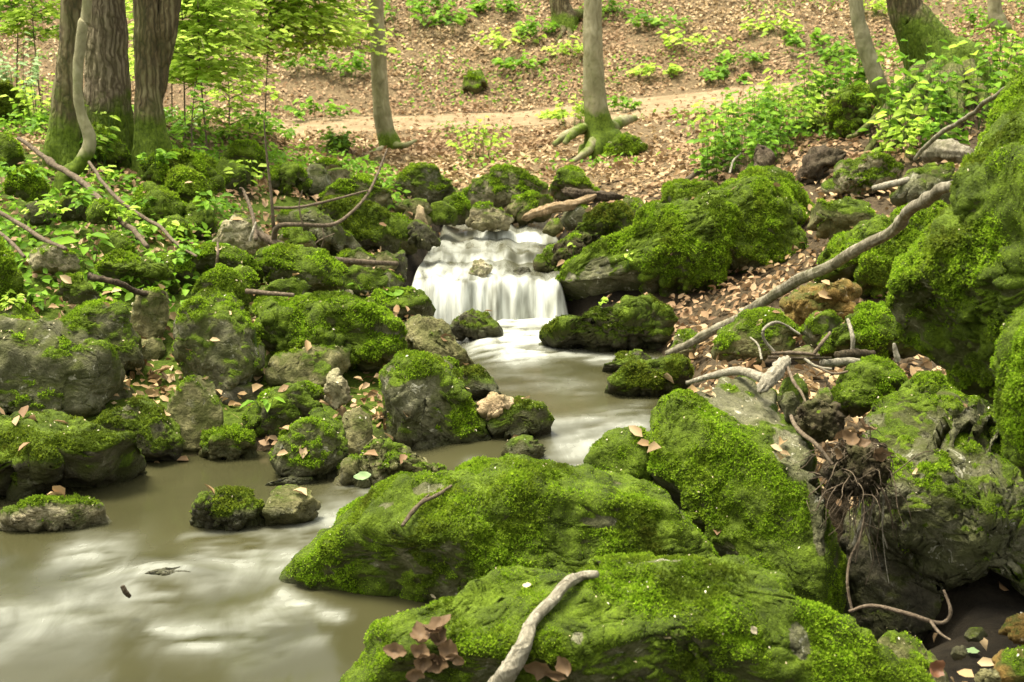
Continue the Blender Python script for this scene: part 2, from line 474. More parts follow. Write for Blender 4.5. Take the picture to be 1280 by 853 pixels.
R('rock', 'rubbly mossy rock with bare stone chips above the cracked grey boulder',
  [(1078,552),(1098,512),(1138,472),(1160,464),(1190,478),(1232,505),(1215,560),(1130,590),(1090,580)], 3.6, .55, 'grey', tilt=40, gc=0, rough=1.8, s=6)
R('rock', 'added dark rock standing in for shade in the hollow behind the hanging roots',
  [(1045,720),(1055,640),(1085,615),(1130,650),(1165,720),(1200,752),(1190,800),(1110,815),(1060,790)], 3.42, .15, 'dark', tilt=18, gc=0, s=6)  # added rock, its dark colour supplies the black of the shaded hollow
R('stone', 'mossy sided stone at the bottom corner beside the bare soil',
  [(1095,812),(1105,798),(1125,792),(1150,800),(1178,826),(1190,870),(1150,890),(1110,870),(1098,840)], 2.62, .35, 'olive', tilt=40, s=5)
R('stone', 'yellowish stone sunk in the bare soil at the bottom edge',
  [(1238,838),(1250,818),(1275,810),(1305,822),(1310,870),(1262,872),(1243,860)], 2.6, .3, 'ochre', tilt=40, s=5)
R('stone', 'little dark pebble stone on the bare soil beside the heart shaped leaf', [(1188,818),(1194,808),(1206,808),(1210,818),(1202,825),(1192,825)], 2.72, .0, 'dark', tilt=40, gc=0)
R('stone', 'grey pebble stone at the rim of the dark hollow', [(1205,795),(1212,785),(1228,784),(1234,794),(1224,802),(1210,802)], 2.83, .1, 'grey', tilt=40, gc=0)
R('stone', 'flat brown pebble stone half sunk in the corner soil', [(1218,846),(1228,836),(1246,838),(1250,850),(1236,858),(1222,856)], 2.58, .0, 'olive', tilt=55, gc=0)
R('stone', 'small yellowish stone by the dark hollow above the bare soil',
  [(1252,786),(1262,770),(1285,764),(1310,780),(1300,806),(1266,804)], 2.8, .2, 'ochre', tilt=40, s=5)
R('clod', 'ragged dark clod of earth and roots wedged between two boulders',
  [(1028,592),(1045,556),(1080,545),(1106,560),(1113,590),(1100,616),(1070,626),(1040,620)], 3.18, .0, 'earth', tilt=15, gc=0, rough=1.7, s=6, bd=1)
R('clod', 'round dark peaty lump with a yellow scrap on top',
  [(994,524),(1000,506),(1022,500),(1046,507),(1056,525),(1050,546),(1022,552),(998,543)], 3.4, .0, 'earth', tilt=25, rough=1.2, s=5, bd=1)
R('rock', 'mossy pointed rock beside the round peaty lump',
  [(1030,500),(1045,475),(1064,455),(1086,445),(1110,450),(1130,468),(1142,482),(1120,508),(1070,525),(1035,516)], 3.8, .8, tilt=35, s=6)
R('stone', 'small shaded stone behind the round peaty lump',
  [(1018,498),(1024,486),(1036,484),(1042,498),(1036,512),(1022,512)], 3.65, .3, 'olive', tilt=30)
R('stone', 'dark mossy stone in the hollow below the twig pile',
  [(972,500),(978,478),(995,468),(1008,482),(1012,505),(1000,522),(980,520)], 3.7, .5, 'dark', tilt=20)
R('stone', 'dark upright stone beside the bare edge of the slanted slab',
  [(975,505),(982,490),(992,490),(998,508),(996,530),(984,528)], 3.5, .15, 'dark', tilt=10)
R('rock', 'vivid green cushion rock under the branch by the overhang',
  [(1022,440),(1048,410),(1072,391),(1106,377),(1128,395),(1150,440),(1120,450),(1050,450)], 4.6, 1.0, tilt=42, s=6, lush=1)
R('rock', 'rock with a mossy rim and grey face under the leaning branch',
  [(886,442),(898,415),(928,390),(955,384),(985,398),(999,412),(992,440),(945,452),(895,450)], 4.9, .55, 'olive', tilt=12, s=6)
R('rock', 'rusty ochre rock with an overhanging front below the leaning branch',
  [(972,382),(985,368),(1020,354),(1058,349),(1076,357),(1076,388),(1060,398),(1030,407),(1000,410),(980,397)], 5.15, .12, 'ochre', tilt=5, s=6, rough=1.5)
R('stone', 'small mossy stone in front of the rusty ochre rock',
  [(1002,412),(1018,392),(1040,390),(1053,405),(1047,430),(1010,434)], 4.8, .6, tilt=30)
R('stone', 'half buried smooth stone behind the twig pile',
  [(985,446),(992,436),(1010,432),(1022,440),(1024,450),(1000,454)], 4.55, .1, 'olive', tilt=30)
R('boulder', 'sloping bright moss covered boulder behind the leaning branch',
  [(1022,345),(1035,308),(1055,296),(1080,288),(1120,272),(1150,254),(1180,250),(1200,300),(1170,345),(1130,385),(1090,392),(1050,375),(1022,362)], 5.6, 1.0, tilt=38, s=6, lush=1)
R('rock', 'grey topped rock over a black hollow beside the great sloping boulder',
  [(1008,276),(1016,258),(1050,251),(1085,255),(1099,275),(1090,296),(1050,302),(1020,298)], 6.2, .42, 'olive', tilt=25, s=5)
R('rock', 'pitted pale rock with green moss flank below the root tangle',
  [(1036,238),(1044,206),(1070,191),(1110,194),(1132,210),(1130,234),(1100,246),(1060,250)], 6.9, .55, 'beige', tilt=25, s=6, rough=2.0)
R('rock', 'flat leaf strewn rock uphill of the leaning branch tip',
  [(1115,245),(1135,215),(1165,205),(1195,215),(1190,250),(1150,265),(1120,262)], 6.3, .35, 'grey', tilt=50)
R('boulder', 'great sloping boulder draped in moss on the far side of the stream',
  [(682,352),(705,330),(750,307),(800,285),(850,264),(885,242),(930,225),(960,215),(988,219),(1006,240),(1010,290),(1016,330),(1020,352),(985,385),(930,402),(880,412),(800,406),(740,395),(700,378)], 6.35, .98, tilt=38, thick=.5, planes=[(-.30, .35, .9, .52), (.85, -.1, .5, .62), (-.1, -.6, .8, .66), (.1, .8, .5, .66)], s=7, rough=1.2, lush=1,
  bare=[(745,350,40,25),(790,370,30,15)])
R('rock', 'wet humped rock in the pool at the right foot of the waterfall',
  [(664,430),(690,408),(730,396),(790,379),(820,374),(838,392),(846,420),(832,440),(780,444),(700,440)], 5.75, .6, 'dark', tilt=32, s=6, wz=.10, rough=1.5)
R('stone', 'little dark stone at the water edge behind the mossy pool rock',
  [(747,466),(774,441),(800,437),(815,450),(812,472),(772,475)], 5.3, .55, 'dark', tilt=35, wz=.07)
R('rock', 'low mossy rock at the right edge of the middle pool',
  [(745,497),(768,466),(800,452),(850,447),(866,460),(864,490),(830,506),(770,508)], 4.9, .72, 'dark', tilt=38, s=6, wz=.06)
R('stone', 'low mossy stone next to the driftwood on the slab',
  [(870,468),(888,452),(915,447),(936,452),(940,466),(910,478),(880,478)], 4.6, .65, tilt=50, wz=.05)
R('stone', 'pebbly mossy stone at the lower end of the leaning branch',
  [(838,440),(845,420),(860,412),(872,420),(874,438),(860,450),(842,450)], 5.5, .5, 'beige', tilt=30)
# ---- middle
R('boulder', 'angular boulder with green top and dark undercut beside the middle pool',
  [(472,490),(475,462),(500,448),(550,445),(575,455),(586,480),(602,520),(620,555),(630,580),(600,592),(560,588),(500,566),(480,532)], 4.4, .6, tilt=30, s=6, wz=.03, bare=[(560,452,40,8),(520,500,20,20)], rough=1.2)
R('rock', 'smooth olive stone block leaning below the waterfall',
  [(499,420),(505,400),(530,390),(555,398),(575,425),(592,448),(592,466),(550,468),(510,452)], 5.2, .15, 'olive', tilt=22, s=6, wz=.08)
R('rock', 'mossy rock with a fresh green leaf on it near the waterfall',
  [(445,402),(450,378),(480,362),(510,358),(538,372),(546,392),(525,408),(490,414),(455,412)], 5.75, .6, tilt=32, s=5)
R('stone', 'round dark brown stone standing in the pool below the waterfall',
  [(562,410),(570,393),(590,386),(610,394),(629,412),(622,424),(570,424)], 5.9, .3, 'dark', tilt=25, s=5, wz=.11, rough=1.5)
R('rock', 'domed mossy stone in the stream next to the tan stone',
  [(603,534),(620,510),(645,502),(675,505),(693,525),(688,548),(640,554),(610,549)], 4.55, .5, 'dark', tilt=32, s=5, wz=.06)
R('stone', 'bare tan stone lying dry in the middle of the stream',
  [(594,506),(614,490),(643,499),(643,514),(618,526),(598,520)], 4.42, .0, 'tan', tilt=40, s=5, rough=.8)
R('stone', 'low mossy stone at the edge of the middle pool under the olive block',
  [(568,472),(580,458),(600,459),(622,484),(626,500),(590,502)], 4.95, .55, 'dark', tilt=35, wz=.08)
R('stone', 'mossy wedge stone in the small rapid behind the broad boulder',
  [(626,567),(640,548),(660,547),(682,562),(678,580),(640,582)], 4.25, .45, 'olive', tilt=35, wz=.04)
R('rock', 'low rubbly bar of stone in front of the angular boulder',
  [(412,600),(430,575),(460,559),(490,556),(520,570),(568,588),(560,606),(500,614),(440,620),(418,614)], 4.15, .25, 'olive', tilt=62, s=6, wz=.01, rough=1.9)
R('rock', 'knobbly mossy rock at the head of the front pool',
  [(330,583),(345,550),(375,520),(405,509),(425,521),(436,555),(442,582),(420,602),(370,606),(338,600)], 4.22, .55, tilt=22, s=6, wz=.01, rough=1.4)
R('stone', 'upright grey green stone tucked beside the knobbly mossy rock',
  [(426,560),(430,515),(450,506),(466,520),(467,560),(450,576)], 4.36, .12, 'olive', tilt=12, s=5)
R('stone', 'pale dry stone between two mossy boulders',
  [(403,490),(409,468),(420,462),(436,480),(439,500),(420,516),(406,508)], 4.6, .0, 'beige', tilt=12, s=5, rough=1.4)
R('rock', 'mossy flat topped rock with a limp green plant lying on it',
  [(302,536),(310,514),(330,494),(365,482),(395,478),(407,490),(406,516),(380,534),(350,552),(320,549)], 4.5, .68, tilt=35, s=6)
R('stone', 'low crumbly mossy stone at the back edge of the front pool',
  [(241,570),(255,545),(275,533),(305,536),(324,560),(320,576),(260,580)], 4.32, .62, 'olive', tilt=30, s=5, wz=.01, rough=1.8)
R('rock', 'smooth egg shaped rock with a cap of moss',
  [(203,532),(210,503),(230,478),(250,468),(268,480),(279,510),(279,542),(256,564),(225,564),(206,548)], 4.45, .35, 'olive', tilt=15, s=6, rough=.5, cuts=2)
R('rock', 'dark angular mossy rock beside the smooth egg shaped rock',
  [(112,535),(140,514),(175,496),(200,509),(222,535),(229,560),(221,582),(170,580),(130,566)], 4.3, .5, 'dark', tilt=25, s=6)
R('boulder', 'low brownish moss boulder at the left edge of the front pool',
  [(-80,610),(-60,540),(0,520),(50,514),(110,524),(150,539),(180,570),(191,590),(176,608),(100,628),(40,636),(-60,645)], 3.92, .66, 'dark', tilt=40, s=6, wz=.0)
R('rock', 'flat yellowish rock at the water edge below the brownish boulder',
  [(-8,660),(5,635),(40,625),(90,621),(130,631),(145,655),(122,670),(70,676),(20,672)], 3.72, .3, 'beige', tilt=45, s=6, wz=.0, rough=1.3)
R('stone', 'dark mossy stone standing in the front pool',
  [(233,652),(245,625),(280,610),(310,611),(329,632),(327,660),(290,668),(250,664)], 3.8, .5, 'dark', tilt=30, s=6, wz=.01, rough=1.6)
R('stone', 'bald wet stone touching the dark mossy stone in the front pool',
  [(327,642),(340,614),(365,605),(390,611),(400,630),(388,654),(350,664),(332,660)], 3.83, .12, 'olive', tilt=28, s=5, wz=.01)
R('stone', 'thin mossy stone just breaking the surface behind the bald wet stone',
  [(322,610),(345,598),(375,595),(402,605),(382,616),(340,618)], 3.98, .55, 'dark', tilt=55, wz=.0)
R('stone', 'submerged silty stone making a swirl in the front pool',
  [(165,728),(185,714),(215,709),(245,718),(250,732),(200,740)], 3.2, .0, 'dark', tilt=55, wz=.03, wet=1)
R('boulder', 'large bare grey boulder with a dark hole at the left edge',
  [(-90,505),(-75,420),(0,398),(40,400),(80,405),(110,420),(145,445),(165,475),(178,505),(150,522),(60,526),(-40,528)], 4.5, .36, tilt=22, s=6, rough=1.1)
R('boulder', 'grey green boulder behind the large bare grey boulder',
  [(60,412),(80,394),(110,379),(140,382),(160,395),(176,430),(180,460),(150,465),(100,436)], 4.78, .42, tilt=25, s=6)
R('stone', 'smooth stone peeking over the top of the large bare grey boulder',
  [(-40,412),(0,385),(20,375),(45,393),(62,410),(20,425)], 4.95, .45, 'grey', tilt=30)
R('boulder', 'steep grey boulder with a mossy crown in the middle of the left bank',
  [(216,442),(220,400),(235,374),(260,364),(290,371),(311,400),(331,440),(335,472),(316,498),(270,505),(230,488)], 4.82, .42, tilt=18, s=6, rough=1.1)
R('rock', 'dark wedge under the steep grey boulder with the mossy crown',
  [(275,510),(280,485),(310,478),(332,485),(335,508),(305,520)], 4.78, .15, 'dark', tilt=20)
R('boulder', 'big thick moss boulder with a dark overhung front beside the olive block',
  [(315,402),(322,378),(350,369),(400,366),(440,372),(476,385),(502,415),(504,445),(480,462),(430,468),(410,474),(370,472),(338,455),(320,430)], 5.0, .85, tilt=30, s=6, lush=1, rough=1.3)
R('rock', 'cracked bare rock below the big thick moss boulder',
  [(328,476),(345,448),(390,432),(440,435),(436,470),(400,486),(350,492)], 4.88, .25, 'olive', tilt=15, s=5, rough=1.4)
R('stone', 'block with a shaded face in the gap by the leaf pocket',
  [(160,408),(170,368),(190,359),(209,367),(212,400),(202,424),(180,428)], 5.08, .3, 'olive', tilt=5, s=5)
R('stone', 'small square stone at the head of the leaf pocket',
  [(163,446),(174,425),(200,424),(207,440),(197,456),(175,458)], 4.98, .2, 'olive', tilt=15)
R('rock', 'dark green moss hump behind the steep grey boulder',
  [(238,366),(255,345),(280,332),(300,340),(311,365),(314,400),(290,405),(260,380)], 5.3, .92, tilt=25, s=5)
R('stone', 'moss knob beside the dark green hump',
  [(282,346),(300,331),(315,338),(322,355),(312,370),(290,364)], 5.5, .85, tilt=30)
R('rock', 'long mossy block under the fallen dead branch',
  [(320,332),(330,311),(360,304),(400,314),(431,334),(432,364),(410,374),(370,368),(335,356)], 5.62, .78, tilt=28, s=6)
R('stone', 'low moss pad in front of the long mossy block',
  [(326,367),(345,351),(370,349),(385,362),(380,376),(340,378)], 5.35, .95, tilt=40)
R('rock', 'rock with overhung dark front at the end of the dead branch',
  [(425,358),(432,334),(460,333),(490,339),(505,354),(502,372),(460,377),(435,373)], 6.0, .6, tilt=22, s=5)
R('stone', 'small bare beige stone among the mossy boulders',
  [(413,377),(424,363),(440,362),(447,378),(442,394),(420,396)], 5.72, .0, 'beige', tilt=18, s=5)
R('rock', 'rounded moss shoulder below the pale peaked rock',
  [(226,322),(250,307),(280,304),(310,317),(327,340),(328,362),(290,350),(250,338)], 5.6, .82, tilt=38, s=6)
R('rock', 'pale peaked rock standing bare amid green mounds',
  [(268,304),(278,280),(295,267),(315,271),(331,290),(337,308),(315,320),(285,316)], 6.0, .1, 'beige', tilt=15, s=6, rough=1.3)
R('rock', 'cushion of moss at the front of the mound group, lowest of them',
  [(195,298),(205,275),(222,268),(236,280),(240,296),(222,310),(200,308)], 6.1, 1.0, tilt=30, s=5, lush=1)
R('rock', 'moss cushion with a brown patch beside the lowest cushion',
  [(165,252),(175,233),(200,230),(220,244),(237,262),(232,288),(200,294),(175,274)], 6.25, 1.0, tilt=32, s=5, lush=1)
R('rock', 'tall rounded moss cushion at the centre of the mound group',
  [(203,242),(215,214),(235,210),(255,224),(264,250),(252,264),(220,259)], 6.45, 1.0, tilt=30, s=5, lush=1)
R('rock', 'mossy block above the pale peaked rock with a shaded flank',
  [(226,278),(235,254),(255,251),(268,264),(272,292),(245,302)], 6.3, .85, tilt=20, s=5, lush=1)
R('rock', 'smallest moss cushion at the top of the mound group',
  [(180,222),(190,205),(205,203),(214,220),(200,233)], 6.65, 1.0, tilt=30, s=5, lush=1)
R('rock', 'wide moss covered mound under the three trunks',
  [(174,212),(190,192),(230,187),(260,199),(276,225),(280,257),(265,274),(240,240),(200,220)], 6.9, .98, tilt=35, s=6, lush=1)
R('rock', 'sunlit moss topped rock with a dark front near the thin saplings',
  [(273,197),(295,180),(315,177),(331,190),(334,212),(315,222),(285,216)], 7.8, .85, tilt=25, s=5, lush=1)
R('rock', 'low green rock below the thin saplings',
  [(260,228),(275,204),(300,202),(316,220),(314,242),(280,249)], 7.3, .8, tilt=38)
R('rock', 'bumpy bright moss rock in front of the leafy slope',
  [(333,232),(340,209),(360,201),(378,211),(387,235),(360,249)], 7.4, .85, tilt=35, s=5, rough=1.5)
R('stone', 'narrow grey stone next to the bumpy bright moss rock',
  [(376,227),(388,205),(402,207),(414,225),(407,246),(385,244)], 7.5, .3, tilt=22)
R('stone', 'little yellow green stone at the foot of the leafy slope',
  [(390,212),(405,198),(422,201),(427,213),(405,219)], 8.05, .6, 'beige', tilt=40)
R('stone', 'pointed pale green stone behind the long gabled rock',
  [(406,227),(415,211),(430,210),(444,222),(440,237),(415,238)], 7.7, .4, 'beige', tilt=28)
R('rock', 'long gabled rock with a pale ridge behind the twiggy dead branch',
  [(398,250),(415,235),(440,221),(465,218),(480,234),(498,258),(480,268),(440,271),(405,265)], 7.4, .6, 'beige', tilt=30, s=6)
R('boulder', 'dark fronted mossy boulder behind the dead branch',
  [(383,274),(400,251),(430,247),(465,254),(485,274),(502,300),(497,320),(460,324),(430,316),(400,299)], 6.8, .72, 'dark', tilt=22, s=6, rough=1.4)
R('rock', 'tilted grey slab lying under the dead branch',
  [(343,263),(370,257),(395,269),(430,289),(452,310),(442,326),(410,324),(380,304),(355,288)], 6.5, .22, 'grey', tilt=35, s=5)
R('rock', 'speckled mossy rock below the tilted grey slab',
  [(346,302),(355,284),(370,281),(388,297),(398,314),(370,322)], 6.3, .55, 'beige', tilt=30)
R('rock', 'mossy rock stepping down to the upper cascade',
  [(468,288),(485,267),(505,269),(525,287),(532,307),(515,320),(490,316)], 6.9, .6, 'olive', tilt=28, s=5)
R('stone', 'smooth dark rock at the left lip of the upper cascade',
  [(506,284),(520,274),(538,284),(552,304),(532,313),(512,304)], 6.85, .2, 'dark', tilt=35, s=5, wz=.36)
R('rock', 'pyramid shaped mossy rock against the leafy bank',
  [(485,243),(500,215),(520,203),(545,211),(565,230),(574,247),(550,256),(510,256)], 8.0, .6, tilt=20, s=6)
R('stone', 'flat rock below the pyramid shaped mossy rock',
  [(493,264),(505,251),(530,249),(542,262),(537,280),(505,280)], 7.4, .35, 'olive', tilt=35)
R('stone', 'front one of a pair of round mossy stones above the cascade',
  [(533,270),(540,254),(556,252),(570,264),(570,280),(545,282)], 7.45, .85, tilt=22)
R('stone', 'rear one of a pair of round mossy stones above the cascade',
  [(550,262),(560,244),(575,243),(588,260),(586,280),(560,281)], 7.65, .75, tilt=18)
R('rock', 'banded mossy rock where the stream comes out of the slope',
  [(580,247),(595,221),(620,210),(650,213),(675,227),(688,245),(662,264),(620,262),(590,259)], 7.9, .58, 'beige', tilt=28, s=6, rough=1.4)
R('rock', 'moss capped rock beside the rotten log',
  [(686,238),(695,214),(712,206),(728,214),(741,230),(750,246),(720,255),(695,252)], 8.2, .75, tilt=25, s=5, rough=1.4)
R('stone', 'yellow crusted stone at the head of the cascade',
  [(583,278),(590,257),(605,252),(625,261),(642,275),(637,288),(600,290)], 7.5, .22, 'beige', tilt=25, s=5, rough=1.4)
R('rock', 'slanting leaf strewn rock between the banded rock and the rotten log',
  [(625,274),(640,249),(665,239),(692,250),(688,268),(655,282)], 7.72, .5, 'olive', tilt=35, s=5)
R('stone', 'thin tan stone standing on edge by the upper cascade',
  [(518,274),(523,255),(529,260),(535,283),(529,290),(521,284)], 7.15, .0, 'tan', tilt=5, rough=.6, cuts=3)
R('stone', 'small stone at the right side of the upper cascade',
  [(678,290),(690,273),(700,274),(704,288),(692,297)], 7.25, .3, 'olive', tilt=25)
R('stone', 'bluish grey stone next to the lower end of the rotten log',
  [(698,280),(712,257),(727,254),(740,265),(737,282),(712,288)], 7.4, .3, 'grey', tilt=22)
R('rock', 'mossy rock with a shaded hollow above the muddy bank',
  [(712,298),(730,272),(755,257),(780,257),(798,275),(802,292),(770,304),(735,310)], 7.0, .72, 'dark', tilt=28, s=6, rough=1.3)
R('stone', 'grey stone behind the mossy rock above the muddy bank',
  [(768,268),(780,247),(800,249),(814,265),(802,284),(780,284)], 7.6, .35, 'olive', tilt=30)
R('stone', 'wedge stone against the upper edge of the great sloping boulder',
  [(793,278),(805,258),(822,252),(835,265),(830,282),(805,288)], 7.35, .35, 'olive', tilt=28)
R('rock', 'half hidden mossy rock with a vivid green flank behind the great sloping boulder',
  [(820,257),(832,231),(850,224),(880,227),(902,235),(897,254),(860,268),(834,272)], 7.25, .7, tilt=22, s=5)
R('rock', 'long low rock along the top of the great sloping boulder',
  [(836,264),(850,242),(880,235),(920,231),(935,240),(895,264),(855,278)], 7.0, .5, 'grey', tilt=25, s=5)
R('rock', 'muddy brown rock bank beside the waterfall',
  [(668,352),(680,318),(700,296),(735,286),(768,300),(760,325),(735,345),(700,362)], 6.75, .32, 'earth', tilt=40, s=6, rough=1.8, wz=.1)
R('stone', 'pale stone splitting the lip of the waterfall',
  [(586,342),(592,325),(605,324),(614,335),(609,350),(592,352)], 6.62, .1, 'beige', tilt=18, s=5, rough=1.6, gc=0)
R('stone', 'wet dark stone under the right side of the waterfall lip',
  [(636,345),(645,334),(660,334),(668,344),(662,356),(642,357)], 6.72, .05, 'dark', tilt=40, s=5, gc=0, wet=1)
R('stone', 'dark wet rock at the left side of the waterfall',
  [(482,340),(492,318),(503,312),(510,328),(508,356),(494,362)], 6.55, .2, 'dark', tilt=10, s=5)
R('stone', 'small mossy stone between the dead branch and the upper cascade',
  [(455,330),(470,317),(488,315),(500,326),(492,342),(465,342)], 6.5, .35, 'olive', tilt=28)
R('stone', 'speckled low stone under the dead branch end',
  [(418,328),(430,316),(455,314),(470,324),(462,340),(428,338)], 6.35, .45, 'beige', tilt=35)
# ---- left bank
R('rock', 'curved moss covered rock beside the thin crooked trunk',
  [(5,240),(12,220),(28,207),(46,212),(59,235),(57,256),(42,258),(25,250)], 6.0, .95, tilt=25, s=5, lush=1)
R('stone', 'small dark stone below the curved moss covered rock',
  [(28,272),(33,255),(45,250),(60,257),(72,270),(62,282),(38,282)], 5.8, .2, 'dark', tilt=15, s=5)
R('rock', 'mossy mound between the thick trunk and the thin crooked trunk',
  [(110,199),(112,166),(119,156),(136,167),(156,185),(160,199),(140,208)], 7.05, .95, tilt=25, s=5, lush=1)
R('stone', 'small moss tuft stone under the long fallen stick',
  [(110,268),(120,251),(131,255),(145,270),(137,280),(115,279)], 5.75, .95, tilt=30, lush=1)
R('rock', 'long low moss covered rock on the leafy left bank',
  [(123,338),(132,321),(155,317),(185,327),(215,344),(230,360),(212,368),(170,362),(133,352)], 5.4, .95, tilt=35, s=6, lush=1)
R('stone', 'bright moss knob above the long low rock',
  [(126,310),(140,292),(155,296),(165,312),(152,325),(132,322)], 5.6, .95, tilt=30, lush=1)
R('stone', 'bare edged stone among the dead leaves beside the broad leaved plant',
  [(33,327),(50,307),(75,309),(102,325),(100,339),(60,343),(43,338)], 5.4, .32, 'beige', tilt=25, s=5, rough=1.4)
R('stone', 'mossy wedge stone half sunk in dead leaves',
  [(71,362),(82,344),(100,342),(115,357),(129,377),(112,385),(85,380)], 5.1, .62, tilt=25, s=5)
R('rock', 'mossy rock cut by the left edge above the bare boulders',
  [(-50,372),(-40,300),(0,294),(13,320),(27,350),(32,370),(10,388)], 5.0, .85, tilt=22, s=6)
R('boulder', 'shaded moss boulder behind the trees at the top left edge',
  [(-60,148),(-40,108),(5,102),(25,114),(37,135),(27,152),(-10,156)], 8.5, .85, 'dark', tilt=22, s=5)
R('rock', 'moss mound at the left edge under the shaded boulder',
  [(-50,212),(-30,170),(5,164),(20,177),(30,200),(12,218)], 6.8, .95, tilt=25, s=5, lush=1)
R('stone', 'low moss stone beside the long stick on the left bank',
  [(187,337),(200,322),(225,321),(242,335),(232,352),(200,349)], 5.55, .7, tilt=38)
R('stone', 'dim mossy stone beneath the crooked trunk',
  [(72,262),(85,246),(105,244),(116,258),(108,276),(80,276)], 5.9, .6, 'dark', tilt=25)
# ---- background
R('rock', 'lone mossy stone on the far leafy hillside',
  [(578,111),(585,91),(600,87),(608,105),(597,120)], None, .5, 'olive', tilt=20)
R('rock', 'low mossy stone with leaves sprouting below the path',
  [(407,188),(415,172),(430,171),(439,182),(432,193),(412,193)], None, .7, 'dark', tilt=25)
R('rock', 'mossy rock leaning against the foot of the middle tree',
  [(752,202),(762,175),(785,164),(806,178),(813,195),(790,207),(765,209)], 9.7, .75, tilt=25, s=5)
R('rock', 'shadowed mossy block under the leafy shrubs',
  [(986,193),(985,160),(1000,147),(1030,149),(1037,165),(1012,184),(995,199)], 8.7, .5, 'dark', tilt=5, s=5)
R('rock', 'dark hanging block of earth and stone among the shrubs',
  [(1034,172),(1037,130),(1050,111),(1080,104),(1097,130),(1087,154),(1065,170),(1045,182)], 8.3, .8, 'earth', tilt=-5, s=6, rough=1.7)
R('stone', 'small mossy stone behind the broken stump',
  [(885,200),(890,180),(905,177),(914,190),(906,204)], 8.8, .65, tilt=22)
R('stone', 'flat grey stone in the leaves beyond the great sloping boulder',
  [(826,206),(838,196),(852,197),(858,206),(842,211)], 9.2, .2, 'grey', tilt=50)

# ---------------------------------------------------------------- terrain
_kY = np.array([-60, -8, 0, 2.6, 4.3, 5.5, 6.3, 7.5, 8.6, 9.8, 11, 12.2, 13.3, 13.6, 16, 20, 30, 90])
_kz = np.array([9, .4, -.1, -.18, -.12, .05, .15, .40, .48, .575, .69, .83, .94, .99, 2.15, 4.2, 8.6, 26])
STREAM = np.array([(-2.6, 2.0, 1.6, 0), (-1.35, 2.9, 1.0, 0), (-.95, 3.6, .62, 0), (-.68, 4.0, .42, 0), (-.2, 4.2, .33, .01), (.17, 4.55, .38, .06),
                   (.22, 5.4, .42, .07), (0, 6.2, .38, .10), (-.12, 6.75, .36, .28), (-.08, 7.3, .32, .38), (-.08, 8.0, .30, .42)])
GC = [(60, 420, 5.0), (220, 460, 4.75), (60, 300, 5.6), (100, 230, 6.2), (20, 160, 8.3), (130, 188, 7.25), (200, 188, 7.2), (60, 200, 6.7), (330, 225, 7.6), (140, 150, 9),
      (440, 520, 4.55), (1060, 470, 4.15), (1010, 560, 3.45), (1200, 810, 2.75), (1100, 850, 2.5), (1260, 785, 2.9), (1210, 800, 2.85), (1160, 812, 2.75),
      (1080, 340, 5.9), (1000, 240, 7.3), (1060, 195, 7.6), (1150, 200, 7.0), (1170, 100, 8.6), (1080, 110, 8.8), (1240, 60, 9.2), (1000, 120, 9.2), (930, 170, 8.8),
      (1230, 160, 7.6), (860, 215, 8.6), (760, 215, 9.2), (1120, 60, 9.6), (900, 152, 10), (1300, 30, 10.5)]
gcp = [P(*c) for c in GC]
for nm, lb, pts, Y, moss, col, o in RK:
    if Y is None or o.get('gc', 1) == 0: continue
    i = pts[:, 1].argmax(); cx = (pts[:, 0].min() + pts[:, 0].max()) / 2
    q = P(cx, pts[i, 1] - 3, Y); q[2] -= .03
    gcp.append(q)
gcp += [np.array([.30, 2.9, -.35]), np.array([.75, 3.15, -.42]), np.array([.95, 3.4, -.45]), np.array([1.2, 3.6, -.35]), np.array([.7, 3.4, -.45])]
gcp = np.array(gcp)

def gbase(x, y):
    z = np.interp(y, _kY, _kz)
    far = sstep(10.5, 12.3, y) * (1 - .5 * sstep(14, 18, y))
    z = z + far * (.12 * np.maximum(x, 0) * np.clip(1.6 - .1 * np.maximum(x, 0), .5, 1.6) / 1.6 + .03 * np.minimum(x, 0))
    e = np.abs(x) - .40 * np.maximum(y, 0) - .5
    z = z + .28 * np.maximum(e, 0) * (1 - .6 * sstep(0, 20, e))
    return z

_gres = gcp[:, 2] - gbase(gcp[:, 0], gcp[:, 1])
def stream_d(x, y):
    best = np.full(x.shape, 1e9); lev = np.zeros(x.shape)
    for a, b in zip(STREAM[:-1], STREAM[1:]):
        d = b[:2] - a[:2]
        t = np.clip(((x - a[0]) * d[0] + (y - a[1]) * d[1]) / (d @ d), 0, 1)
        r = np.hypot(x - a[0] - t * d[0], y - a[1] - t * d[1]) / (a[2] + t * (b[2] - a[2]))
        l = a[3] + t * (b[3] - a[3])
        lev = np.where(r < best, l, lev); best = np.minimum(best, r)
    return best, lev

def G(x, y, detail=True):
    x = np.atleast_1d(np.asarray(x, float)); y = np.atleast_1d(np.asarray(y, float))
    z = gbase(x, y)
    sg = .20 + .02 * np.maximum(y, 0)
    num = np.zeros_like(z); den = np.full_like(z, .06)
    for (qx, qy, _), r in zip(gcp, _gres):
        w = np.exp(-((x - qx) ** 2 + (y - qy) ** 2) / (2 * (sg * 1.25) ** 2))
        num += w * r; den += w
    z = z + num / den
    z = z - .75 * np.exp(-(((x - .80) / .21) ** 2 + ((y - 3.38) / .26) ** 2) ** 1.5)
    d, lev = stream_d(x, y)
    t = sstep(1.35, .8, d)
    z = np.where(t > 0, z * (1 - t) + np.minimum(z, lev - .13) * t, z)
    if detail:
        p = np.stack([x, y, 0 * x], -1)
        pm = path_mask(x, y)
        z = z + (.022 * fbm(p * 2.3, 3) + .012 * fbm(p * 9, 2)) * (1 - t) * (1 - .9 * pm) * np.clip(1 + (y - 9) * .08, 1, 3)
    return z

